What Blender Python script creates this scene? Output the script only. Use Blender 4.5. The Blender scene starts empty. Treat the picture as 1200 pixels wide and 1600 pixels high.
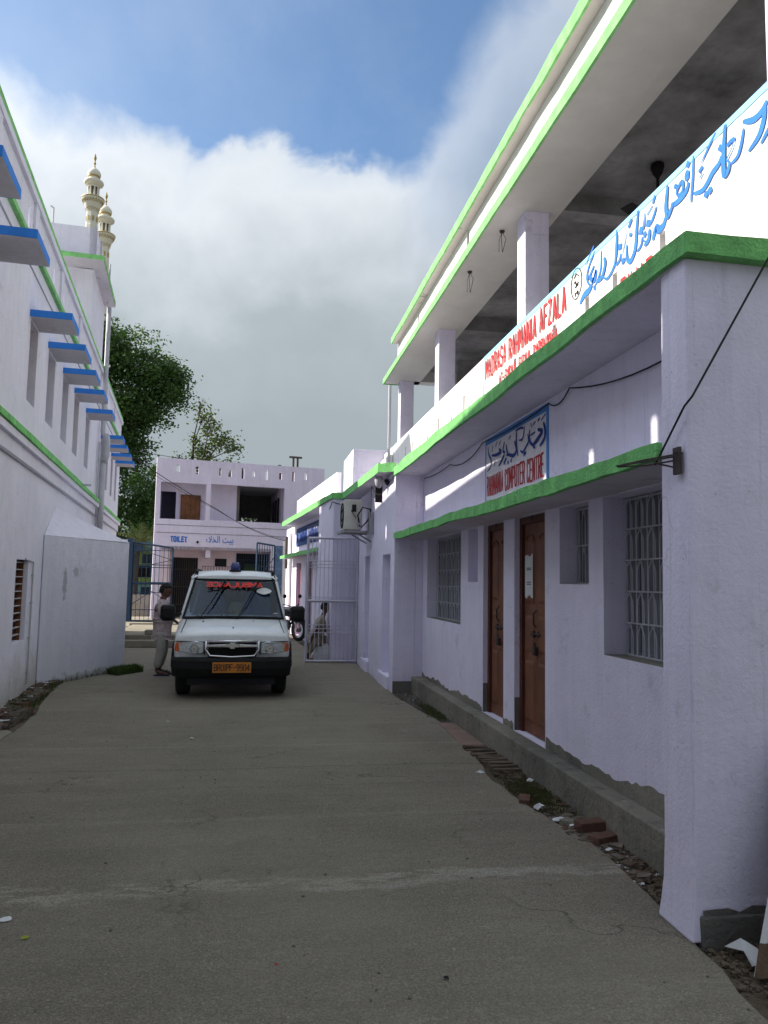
import bpy, bmesh, math, random
from mathutils import Vector, Matrix
R = math.radians
sc = bpy.context.scene
col = sc.collection
random.seed(7)

# ------------------------------------------------------------------ camera
cam_d = bpy.data.cameras.new('camera'); cam = bpy.data.objects.new('camera', cam_d); col.objects.link(cam)
sc.camera = cam
yaw, pitch, roll = R(9.33686), R(5.21259), R(1.0)
Fw = Vector((math.sin(yaw)*math.cos(pitch), math.cos(yaw)*math.cos(pitch), math.sin(pitch)))
Rt = Vector((math.cos(yaw), -math.sin(yaw), 0)); Up = Rt.cross(Fw)
Rt2 = Rt*math.cos(roll)+Up*math.sin(roll); Up2 = -Rt*math.sin(roll)+Up*math.cos(roll)
M = Matrix((Rt2, Up2, -Fw)).transposed().to_4x4(); M.translation = Vector((0, 0, 1.7))
cam.matrix_world = M
cam_d.sensor_fit = 'VERTICAL'; cam_d.sensor_height = 32.0; cam_d.sensor_width = 24.0
cam_d.lens = 1200/1600*32.0
cam_d.clip_start = 0.05; cam_d.clip_end = 3000

# ------------------------------------------------------------------ sky and sun
SUN = Vector((-1.0, 0.27, 0.68)).normalized()
sun_d = bpy.data.lights.new('sun', 'SUN'); sun = bpy.data.objects.new('sun', sun_d); col.objects.link(sun)
sun_d.energy = 5.0; sun_d.angle = R(0.53); sun_d.color = (1.0, 0.93, 0.82)
sun.rotation_euler = SUN.to_track_quat('Z', 'Y').to_euler(); sun.location = (-20, 10, 30)
w = bpy.data.worlds.new('World'); sc.world = w; w.use_nodes = True
nt = w.node_tree; nt.nodes.clear()
def N(t, **k):
    n = nt.nodes.new(t)
    for a, b in k.items(): setattr(n, a, b)
    return n
def ln(a, b): nt.links.new(a, b)
def math_n(op, a, b=None, c=None, clamp=False):
    n = N('ShaderNodeMath', operation=op, use_clamp=clamp)
    for i, v in enumerate((a, b, c)):
        if v is None: continue
        if isinstance(v, (int, float)): n.inputs[i].default_value = v
        else: ln(v, n.inputs[i])
    return n.outputs[0]
out = N('ShaderNodeOutputWorld'); bg = N('ShaderNodeBackground'); bg.inputs[1].default_value = 0.12
sky = N('ShaderNodeTexSky', sky_type='NISHITA'); sky.sun_disc = False
sky.sun_elevation = math.asin(SUN.z); sky.sun_rotation = math.atan2(SUN.x, SUN.y)
sky.air_density = 1.0; sky.dust_density = 1.6; sky.ozone_density = 2.0; sky.altitude = 50
tc = N('ShaderNodeTexCoord'); sep = N('ShaderNodeSeparateXYZ'); ln(tc.outputs['Generated'], sep.inputs[0])
az = math_n('ARCTAN2', sep.outputs[0], sep.outputs[1])          # radians, 0 = along the lane
el = math_n('ARCSINE', sep.outputs[2])
azn = math_n('ADD', math_n('MULTIPLY', az, 1/(2*math.pi)), 0.5)
# elevation (in degrees /100) at which the cloud bank ends, by compass direction
ramp = N('ShaderNodeValToRGB'); cr = ramp.color_ramp; cr.interpolation = 'B_SPLINE'
stops = [(-180, 40), (-110, 34), (-60, 33), (-26, 32), (-19, 30.5), (-10.5, 29.5), (-4.4, 28), (0, 29.3), (8.9, 29.3), (10.9, 29), (12.8, 31.5), (14.8, 34.5), (18.3, 39), (26, 44), (60, 44), (120, 42)]
for i, (a, e) in enumerate(stops):
    p = (a/360)+0.5
    s = cr.elements[0] if i == 0 else (cr.elements[1] if i == 1 else cr.elements.new(p))
    s.position = p; s.color = (e/100, e/100, e/100, 1)
ln(azn, ramp.inputs[0])
bound = math_n('MULTIPLY', ramp.outputs[0], 100)
eld = math_n('MULTIPLY', el, 180/math.pi)
def noise(scale, detail, rough, vec=None, dist=0.0):
    n = N('ShaderNodeTexNoise'); n.inputs['Scale'].default_value = scale; n.inputs['Detail'].default_value = detail
    n.inputs['Roughness'].default_value = rough; n.inputs['Distortion'].default_value = dist
    ln(vec or tc.outputs['Generated'], n.inputs['Vector']); return n.outputs[0]
n1 = noise(9.0, 7, 0.55, dist=0.3); n2 = noise(3.2, 6, 0.55, dist=0.5); n3 = noise(2.2, 7, 0.6)
puff = math_n('MULTIPLY', math_n('SUBTRACT', n1, 0.5), 9.0)
puff2 = math_n('MULTIPLY', math_n('SUBTRACT', n2, 0.5), 9.0)
edge = math_n('SUBTRACT', math_n('ADD', math_n('ADD', bound, puff), puff2), eld)     # >0 inside the cloud
# cloud edge is crisp ahead of the lane, soft to the right and the far left
softr = N('ShaderNodeValToRGB'); sr = softr.color_ramp
for i, (a, v) in enumerate([(-30, .8), (-12, .55), (-5, .22), (6, .16), (11, .35), (16, .9)]):
    p = a/360+0.5; s = sr.elements[i] if i < 2 else sr.elements.new(p); s.position = p; s.color = (v, v, v, 1)
ln(azn, softr.inputs[0])
soft = math_n('MULTIPLY', softr.outputs[0], 9.0)
mask0 = math_n('ADD', math_n('DIVIDE', edge, soft), 0.5, clamp=True)
ss = N('ShaderNodeMapRange', interpolation_type='SMOOTHSTEP'); ln(mask0, ss.inputs[0]); mask = ss.outputs[0]
# thin veil elsewhere; thick cloud overhead, out of view, is added as fill light
high = N('ShaderNodeMapRange', interpolation_type='SMOOTHSTEP'); ln(eld, high.inputs[0]); high.inputs[1].default_value = 39; high.inputs[2].default_value = 50
thin = math_n('MULTIPLY', math_n('SUBTRACT', n3, 0.47, clamp=True), 1.0, clamp=True)
thick = math_n('MULTIPLY', math_n('SUBTRACT', n3, 0.34, clamp=True), 7.0, clamp=True)
veil = math_n('ADD', thin, math_n('MULTIPLY', thick, high.outputs[0]), clamp=True)
# broad aureole: cloud and haze are brighter towards the sun
dt = N('ShaderNodeVectorMath', operation='DOT_PRODUCT'); ln(tc.outputs['Generated'], dt.inputs[0]); dt.inputs[1].default_value = SUN
aur = math_n('MULTIPLY', math_n('POWER', math_n('MAXIMUM', dt.outputs['Value'], 0.0), 6.0), 2.2)
opr = N('ShaderNodeValToRGB'); oc = opr.color_ramp
for i, (a, v) in enumerate([(-180, 1), (9.5, 1), (12.5, .62), (19, .55), (40, .8), (80, 1)]):
    p = a/360+0.5; s = oc.elements[i] if i < 2 else oc.elements.new(p); s.position = p; s.color = (v, v, v, 1)
ln(azn, opr.inputs[0])
hi = N('ShaderNodeMapRange', interpolation_type='SMOOTHSTEP'); ln(eld, hi.inputs[0]); hi.inputs[1].default_value = 20; hi.inputs[2].default_value = 31
mask = math_n('MULTIPLY', mask, math_n('SUBTRACT', 1.0, math_n('MULTIPLY', hi.outputs[0], math_n('SUBTRACT', 1.0, opr.outputs[0]))))
mask = math_n('MAXIMUM', mask, veil)
# colour of the cloud: white rim, grey body lower down
depth = N('ShaderNodeMapRange'); ln(edge, depth.inputs[0]); depth.inputs[1].default_value = 0.0; depth.inputs[2].default_value = 17.0
cc = N('ShaderNodeValToRGB'); c = cc.color_ramp
cl = [(0.0, (.58, .64, .72)), (.14, (.66, .70, .745)), (.38, (.53, .575, .62)), (.66, (.38, .43, .465)), (1.0, (.325, .375, .405))]
for i, (p, v) in enumerate(cl):
    s = c.elements[i] if i < 2 else c.elements.new(p); s.position = p; s.color = (*v, 1)
wob = math_n('ADD', depth.outputs[0], math_n('MULTIPLY', math_n('SUBTRACT', noise(4.5, 6, .6), 0.5), 0.38))
ln(wob, cc.inputs[0])
# darker blue-grey to the right
cs = N('ShaderNodeVectorMath', operation='SCALE'); ln(cc.outputs[0], cs.inputs[0]); ln(math_n('MULTIPLY', math_n('ADD', aur, 1.0), 0.72/0.12), cs.inputs['Scale'])
blue = N('ShaderNodeMix', data_type='RGBA', blend_type='MULTIPLY'); blue.inputs[0].default_value = 1.0
ln(sky.outputs[0], blue.inputs[6]); blue.inputs[7].default_value = (0.80, 0.93, 1.00, 1)
mix = N('ShaderNodeMix', data_type='RGBA'); ln(mask, mix.inputs[0]); ln(blue.outputs[2], mix.inputs[6]); ln(cs.outputs[0], mix.inputs[7])
ln(mix.outputs[2], bg.inputs[0]); ln(bg.outputs[0], out.inputs[0])
sc.view_settings.view_transform = 'Standard'; sc.view_settings.look = 'None'
sc.view_settings.gamma = 1; sc.view_settings.exposure = 0.75; sc.view_settings.use_curve_mapping = False

# ------------------------------------------------------------------ materials
def mat(name, base, rough=0.85, var=0.12, scale=1.2, bump=0.25, bscale=40, metal=0.0, spec=0.3, streak=0.0, stain=None, coat=0.0, alpha=None, emit=None, extra=None):
    m = bpy.data.materials.new(name); m.use_nodes = True; t = m.node_tree; b = t.nodes['Principled BSDF']
    L = t.links.new
    def nn(ty, **k):
        q = t.nodes.new(ty)
        for a, v in k.items(): setattr(q, a, v)
        return q
    b.inputs['Roughness'].default_value = rough; b.inputs['Metallic'].default_value = metal
    b.inputs['Specular IOR Level'].default_value = spec; b.inputs['Coat Weight'].default_value = coat
    g = nn('ShaderNodeNewGeometry')
    def noi(s, d=5, r=.6, vec=None):
        q = nn('ShaderNodeTexNoise'); q.inputs['Scale'].default_value = s; q.inputs['Detail'].default_value = d; q.inputs['Roughness'].default_value = r
        L(vec or g.outputs['Position'], q.inputs['Vector']); return q.outputs[0]
    def mx(f, a, bb, typ='MIX'):
        q = nn('ShaderNodeMix', data_type='RGBA', blend_type=typ)
        for i, v in ((0, f), (6, a), (7, bb)):
            if isinstance(v, (int, float)): q.inputs[i].default_value = v
            elif isinstance(v, tuple): q.inputs[i].default_value = (*v[:3], 1)
            else: L(v, q.inputs[i])
        return q.outputs[2]
    def mr(v, a, bb, c2=0.0, d2=1.0):
        q = nn('ShaderNodeMapRange'); L(v, q.inputs[0])
        for i, x in enumerate((a, bb, c2, d2)): q.inputs[i+1].default_value = x
        return q.outputs[0]
    dark = tuple(max(0, c*(1-var*1.6)) for c in base); light = tuple(min(1, c*(1+var)) for c in base)
    c0 = mx(mr(noi(scale), .3, .7), dark, light)
    c0 = mx(mr(noi(scale*9, 3), .35, .75, 0, .5), c0, tuple(c*.86 for c in base))
    if streak:
        mp = nn('ShaderNodeMapping'); mp.inputs['Scale'].default_value = (7, 7, .5); L(g.outputs['Position'], mp.inputs[0])
        c0 = mx(mr(noi(1.5, 6, .65, mp.outputs[0]), .52, .8, 0, streak), c0, tuple(c*.55 for c in base))
        c0 = mx(mr(noi(2.3, 8, .7), .62, .72, 0, streak*.7), c0, tuple(c*.5 for c in base))
    if stain:                                                # (colour, zmax): old damp dirt at the foot of a wall
        sp = nn('ShaderNodeSeparateXYZ'); L(g.outputs['Position'], sp.inputs[0])
        q = nn('ShaderNodeMath', operation='SUBTRACT'); L(noi(3.0, 7, .7), q.inputs[0]); q.inputs[1].default_value = .5
        q2 = nn('ShaderNodeMath', operation='MULTIPLY_ADD'); L(q.outputs[0], q2.inputs[0]); q2.inputs[1].default_value = 1.1; L(sp.outputs[2], q2.inputs[2])
        c0 = mx(mr(q2.outputs[0], stain[1], -.1, 0, .85), c0, stain[0])
    if extra: c0 = extra(t, nn, L, noi, mx, mr, g, c0, b)
    L(c0, b.inputs['Base Color'])
    if bump:
        bp = nn('ShaderNodeBump'); bp.inputs['Strength'].default_value = bump; bp.inputs['Distance'].default_value = .02
        q = nn('ShaderNodeMath', operation='ADD'); L(noi(bscale, 5, .65), q.inputs[0]); L(noi(bscale*.12, 3, .5), q.inputs[1])
        L(q.outputs[0], bp.inputs['Height']); L(bp.outputs[0], b.inputs['Normal'])
    if alpha is not None: b.inputs['Alpha'].default_value = alpha
    if emit: b.inputs['Emission Color'].default_value = (*emit[0], 1); b.inputs['Emission Strength'].default_value = emit[1]
    return m
def cracks(strength=.6, sc_=.9, width=.012, c=(.08, .08, .09)):
    def f(t, nn, L, noi, mx, mr, g, c0, b):
        v = nn('ShaderNodeTexVoronoi', feature='DISTANCE_TO_EDGE'); v.inputs['Scale'].default_value = sc_
        d = nn('ShaderNodeTexNoise', noise_dimensions='3D'); d.inputs['Scale'].default_value = 2.5; d.inputs['Detail'].default_value = 6; L(g.outputs['Position'], d.inputs['Vector'])
        a = nn('ShaderNodeVectorMath', operation='ADD'); L(g.outputs['Position'], a.inputs[0]); L(d.outputs[1], a.inputs[1]); L(a.outputs[0], v.inputs['Vector'])
        m1 = mr(v.outputs[0], width, 0.0, 0, strength)
        gate = mr(noi(.8, 3), .52, .6)
        q = nn('ShaderNodeMath', operation='MULTIPLY'); L(m1, q.inputs[0]); L(gate, q.inputs[1])
        return mx(q.outputs[0], c0, c)
    return f
def wear(strength=.6, dots=.5, crk=.35, flow=.5):
    cr_ = cracks(crk, .5, .006, (.25, .24, .28))
    def f(t, nn, L, noi, mx, mr, g, c0, b):
        c0 = cr_(t, nn, L, noi, mx, mr, g, c0, b)
        grey = (.48, .46, .51)
        c0 = mx(mr(noi(.55, 8, .72), .50, .68, 0, strength*.32), c0, grey)                       # broad uneven coats
        c0 = mx(mr(noi(2.6, 9, .78), .585, .66, 0, strength*.55), c0, (.36, .35, .38))           # smudges
        mp = nn('ShaderNodeMapping'); mp.inputs['Scale'].default_value = (22, 22, .7); L(g.outputs['Position'], mp.inputs[0])
        c0 = mx(mr(noi(1.0, 7, .7, mp.outputs[0]), .60, .74, 0, flow), c0, (.38, .37, .40))       # thin runs of rain
        mp = nn('ShaderNodeMapping'); mp.inputs['Scale'].default_value = (9, 9, .35); L(g.outputs['Position'], mp.inputs[0])
        c0 = mx(mr(noi(1.0, 6, .6, mp.outputs[0]), .35, .65, 0, .10), c0, (1, 1, 1))             # brush marks
        v = nn('ShaderNodeTexVoronoi'); v.inputs['Scale'].default_value = 16; L(g.outputs['Position'], v.inputs['Vector'])
        k = nn('ShaderNodeMath', operation='MULTIPLY'); L(mr(v.outputs['Distance'], .12, .05, 0, dots), k.inputs[0]); L(mr(noi(5, 3), .52, .6), k.inputs[1])
        c0 = mx(k.outputs[0], c0, (.22, .2, .2))                                                  # pock marks
        return c0
    return f
lav = (.795, .745, .92)
m_wall = mat('limewash_lavender', lav, .92, .06, .7, .38, 40, streak=.22, extra=wear())
m_wall_left = mat('limewash_left', (.75, .73, .86), .92, .06, .6, .5, 34, streak=.2, stain=((.30, .27, .19), .62), extra=wear(.6, .5, .35, .45))
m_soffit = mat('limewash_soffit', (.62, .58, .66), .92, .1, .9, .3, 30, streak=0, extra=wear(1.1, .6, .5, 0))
m_white = mat('limewash_white', (.82, .80, .76), .9, .04, 1.5, .25, 50, streak=.1)
m_pink = mat('limewash_pink', (.72, .58, .64), .92, .07, .8, .2, 40, streak=.25)
m_lilac = mat('limewash_lilac', (.70, .63, .78), .92, .06, .5, .2, 30, streak=.16, extra=wear(.7, .2, .3, .6))
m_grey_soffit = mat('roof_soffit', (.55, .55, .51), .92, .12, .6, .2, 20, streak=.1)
m_cream = mat('roof_cream', (.58, .54, .53), .92, .1, .8, .3, 25, extra=cracks(.8, .5, .02, (.12, .11, .1)))
m_green = mat('paint_green', (.21, .60, .19), .8, .22, 7, .9, 45, streak=.55, extra=cracks(.7, 2.0, .02, (.03, .16, .05)))
m_green_l = mat('paint_green_faded', (.24, .58, .21), .8, .2, 6, .6, 45, streak=.6)
m_blue = mat('paint_blue', (.035, .22, .72), .7, .1, 4, .25, 50, streak=.15)
m_skyblue = mat('paint_sky_blue', (.28, .60, .82), .8, .08, 3, .1, 50, streak=.1)
m_signblue = mat('paint_sign_blue', (.08, .25, .62), .8, .1, 3, .1, 50)
m_redtxt = mat('paint_red', (.45, .03, .035), .8, .12, 8, 0)
m_bluetxt = mat('paint_blue_letter', (.03, .17, .58), .8, .12, 8, 0)
m_navytxt = mat('paint_navy_letter', (.03, .06, .26), .8, .12, 8, 0)
m_blacktxt = mat('paint_black', (.03, .03, .03), .8, .1, 8, 0)
def grime(t, nn, L, noi, mx, mr, g, c0, b):
    c0 = cracks(.7, 1.6, .02, (.05, .045, .04))(t, nn, L, noi, mx, mr, g, c0, b)
    c0 = mx(mr(noi(1.1, 8, .72), .44, .60, 0, .75), c0, (.10, .095, .085))
    c0 = mx(mr(noi(5, 8, .75), .56, .66, 0, .6), c0, (.07, .068, .06))
    c0 = mx(mr(noi(7, 6, .7), .62, .70, 0, .5), c0, (.46, .44, .42))
    return mx(mr(noi(2.2, 6, .7), .60, .70, 0, .35), c0, (.16, .17, .09))
m_cement = mat('bare_cement', (.30, .275, .225), .95, .25, 2.2, .9, 24, streak=.5, extra=grime)
m_cement_d = mat('bare_cement_dark', (.17, .16, .145), .95, .2, 3, .8, 30, streak=.3)
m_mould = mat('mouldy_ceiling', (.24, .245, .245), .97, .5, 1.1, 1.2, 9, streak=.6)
m_brick = mat('brick_red', (.15, .08, .058), .95, .25, 6, .7, 40)
m_slab = mat('stone_slab', (.25, .17, .145), .9, .15, 5, .4, 50)
m_conc = mat('old_concrete', (.26, .235, .185), .95, .2, 3, .6, 30, streak=.2)
m_wood = mat('door_wood', (.19, .07, .036), .55, .25, 3, .25, 60, spec=.4, streak=.35)
m_wood_d = mat('door_frame_wood', (.10, .028, .018), .6, .2, 3, .25, 60, spec=.4)
m_brown = mat('old_brown_shutter', (.20, .085, .04), .8, .25, 4, .4, 40, streak=.5)
m_maroon = mat('paint_maroon', (.22, .07, .10), .8, .15, 3, .2, 40)
m_grille = mat('grille_white', (.50, .50, .55), .55, .1, 5, 0)
m_shutter = mat('shutter_grey', (.22, .22, .25), .7, .12, 4, .1, 40)
m_gatew = mat('gate_white', (.58, .56, .64), .6, .08, 5, .1, 60)
m_gateb = mat('gate_blue', (.018, .045, .09), .5, .2, 6, .1, 60)
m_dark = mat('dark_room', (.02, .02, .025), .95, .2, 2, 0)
m_black = mat('black_plastic', (.012, .012, .013), .65, .1, 8, .1, 80, spec=.2)
m_rubber = mat('rubber', (.02, .02, .02), .85, .1, 8, .3, 60)
m_cable = mat('cable_black', (.015, .015, .015), .6, 0, 5, 0)
m_pipe = mat('pipe_grey', (.46, .46, .50), .5, .1, 4, .05, 40)
m_ac = mat('ac_casing', (.52, .51, .47), .55, .08, 4, .05, 40, streak=.35)
m_rust = mat('rusty_iron', (.07, .055, .05), .8, .3, 12, .3, 60)
m_steel = mat('galvanised', (.35, .35, .36), .4, .1, 8, .1, 60, metal=.8)
m_chrome = mat('chrome', (.75, .75, .77), .18, .02, 8, 0, metal=1)
m_gold = mat('gold_paint', (.45, .33, .10), .6, .15, 4, .1)
m_minaret = mat('minaret_white', (.80, .77, .67), .85, .06, 1.5, .1, 10, streak=.15)
m_paper = mat('paper_white', (.68, .69, .70), .8, .05, 10, .1)
m_skin = mat('skin_brown', (.12, .062, .040), .5, .1, 10, .05, 80, spec=.4)
m_hair = mat('hair_black', (.012, .011, .011), .7, .1, 20, .5, 120)
m_tank = mat('tank_black', (.02, .022, .022), .5, .1, 3, .1)
m_earth = mat('bare_earth', (.13, .10, .07), 1, .35, 4, 1.0, 22)
m_trunk = mat('bark', (.07, .055, .042), .95, .3, 4, .6, 12)
def leafmat(name, a, b_):
    def f(t, nn, L, noi, mx, mr, g, c0, b):
        oi = nn('ShaderNodeNewGeometry')
        r = nn('ShaderNodeMapRange'); L(oi.outputs['Random Per Island'], r.inputs[0])
        return mx(r.outputs[0], a, b_)
    m = mat(name, a, .55, .1, 2, 0, spec=.35, extra=f)
    t = m.node_tree; b = t.nodes['Principled BSDF']; o = t.nodes['Material Output']
    tr = t.nodes.new('ShaderNodeBsdfTranslucent'); tr.inputs[0].default_value = (b_[0]*1.3, b_[1]*1.5, b_[2]*.7, 1)
    ms = t.nodes.new('ShaderNodeMixShader'); ms.inputs[0].default_value = .25
    t.links.new(b.outputs[0], ms.inputs[1]); t.links.new(tr.outputs[0], ms.inputs[2]); t.links.new(ms.outputs[0], o.inputs[0])
    return m
m_leaf = leafmat('leaf_dark', (.018, .042, .012), (.065, .13, .028))  # the lighter tint puts the look of sunlit leaves into the colour
m_leaf2 = leafmat('leaf_olive', (.05, .075, .025), (.12, .15, .045))
m_palm = leafmat('leaf_palm', (.14, .17, .05), (.30, .31, .12))
m_grass = leafmat('grass_blade', (.03, .06, .015), (.07, .11, .03))
# concrete of the lane: poured bays, scraped pale seams, cracks, grit
def lane(t, nn, L, noi, mx, mr, g, c0, b):
    sp = nn('ShaderNodeSeparateXYZ'); L(g.outputs['Position'], sp.inputs[0])
    mp = nn('ShaderNodeMapping'); mp.inputs['Scale'].default_value = (.8, 2.6, 1); L(g.outputs['Position'], mp.inputs[0])
    c0 = mx(mr(noi(1.4, 8, .7, mp.outputs[0]), .35, .7, 0, .55), c0, (.165, .146, .108))
    c0 = mx(mr(noi(.55, 6, .6), .5, .72, 0, .35), c0, (.31, .275, .205))
    def seam(y0, wob, wd, lo, hi, c, st):
        q = nn('ShaderNodeMath', operation='SUBTRACT'); L(sp.outputs[1], q.inputs[0]); q.inputs[1].default_value = y0
        n_ = nn('ShaderNodeMath', operation='MULTIPLY_ADD'); L(noi(1.3, 6, .65), n_.inputs[0]); n_.inputs[1].default_value = wob; L(q.outputs[0], n_.inputs[2])
        n2_ = nn('ShaderNodeMath', operation='SUBTRACT'); L(n_.outputs[0], n2_.inputs[0]); n2_.inputs[1].default_value = wob*.5
        ab = nn('ShaderNodeMath', operation='ABSOLUTE'); L(n2_.outputs[0], ab.inputs[0])
        m1 = mr(ab.outputs[0], wd, wd*.6, 0, 1)
        m2 = mr(noi(3.5, 8, .75, mp.outputs[0]), lo, hi)
        k = nn('ShaderNodeMath', operation='MULTIPLY'); L(m1, k.inputs[0]); L(m2, k.inputs[1])
        k2 = nn('ShaderNodeMath', operation='MULTIPLY'); L(k.outputs[0], k2.inputs[0]); k2.inputs[1].default_value = st
        return k2.outputs[0], c
    for y0, wob, wd, lo, hi, c, st in [(4.52, .5, .12, .46, .52, (.52, .48, .39), .75), (5.75, .12, .05, .45, .52, (.38, .35, .27), .5), (8.2, .06, .035, .40, .5, (.40, .37, .29), .6),
                                       (7.25, .25, .012, .3, .4, (.08, .075, .065), .85), (3.05, .9, .2, .5, .58, (.38, .35, .27), .6), (10.6, .4, .12, .5, .56, (.37, .34, .27), .5), (3.75, 1.2, .1, .53, .6, (.38, .35, .28), .6),
                                       (6.6, .03, .01, .4, .5, (.10, .10, .09), .6), (13.2, .1, .03, .4, .5, (.37, .34, .28), .5)]:
        f_, cc_ = seam(y0, wob, wd, lo, hi, c, st); c0 = mx(f_, c0, cc_)
    v = nn('ShaderNodeTexVoronoi'); v.inputs['Scale'].default_value = 26; L(g.outputs['Position'], v.inputs['Vector'])
    m1 = mr(v.outputs['Distance'], .16, .10, 0, .55)
    v2 = nn('ShaderNodeMath', operation='GREATER_THAN'); L(noi(14, 2), v2.inputs[0]); v2.inputs[1].default_value = .55
    k = nn('ShaderNodeMath', operation='MULTIPLY'); L(m1, k.inputs[0]); L(v2.outputs[0], k.inputs[1])
    c0 = mx(k.outputs[0], c0, (.44, .41, .34))
    v = nn('ShaderNodeTexVoronoi'); v.inputs['Scale'].default_value = 60; L(g.outputs['Position'], v.inputs['Vector'])
    c0 = mx(mr(v.outputs['Distance'], .34, .1, 0, .55), c0, (.12, .108, .08))
    c0 = mx(mr(noi(75, 3, .75), .44, .58, 0, .55), c0, (.11, .098, .073)); c0 = mx(mr(noi(95, 2, .6), .56, .68, 0, .6), c0, (.52, .48, .39))
    c0 = mx(mr(noi(26, 5, .75), .48, .62, 0, .40), c0, (.14, .125, .095)); c0 = mx(mr(noi(17, 6, .8), .57, .66, 0, .35), c0, (.46, .42, .34))
    c0 = mx(mr(noi(.9, 9, .75), .52, .62, 0, .38), c0, (.185, .165, .122))
    c0 = mx(mr(noi(6, 6, .7), .60, .68, 0, .35), c0, (.40, .37, .29))
    c0 = mx(mr(noi(.35, 5, .6), .45, .65, 0, .30), c0, (.40, .36, .28))
    c0 = cracks(.75, .38, .006, (.06, .055, .045))(t, nn, L, noi, mx, mr, g, c0, b)
    c0 = mx(mr(noi(3.3, 9, .8), .61, .66, 0, .6), c0, (.11, .10, .08))
    return c0
m_lane = mat('lane_concrete', (.34, .30, .235), .95, .14, .9, 1.0, 60, extra=lane)
m_ground = mat('outer_ground', (.15, .135, .10), 1, .25, .3, .6, 5)

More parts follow.
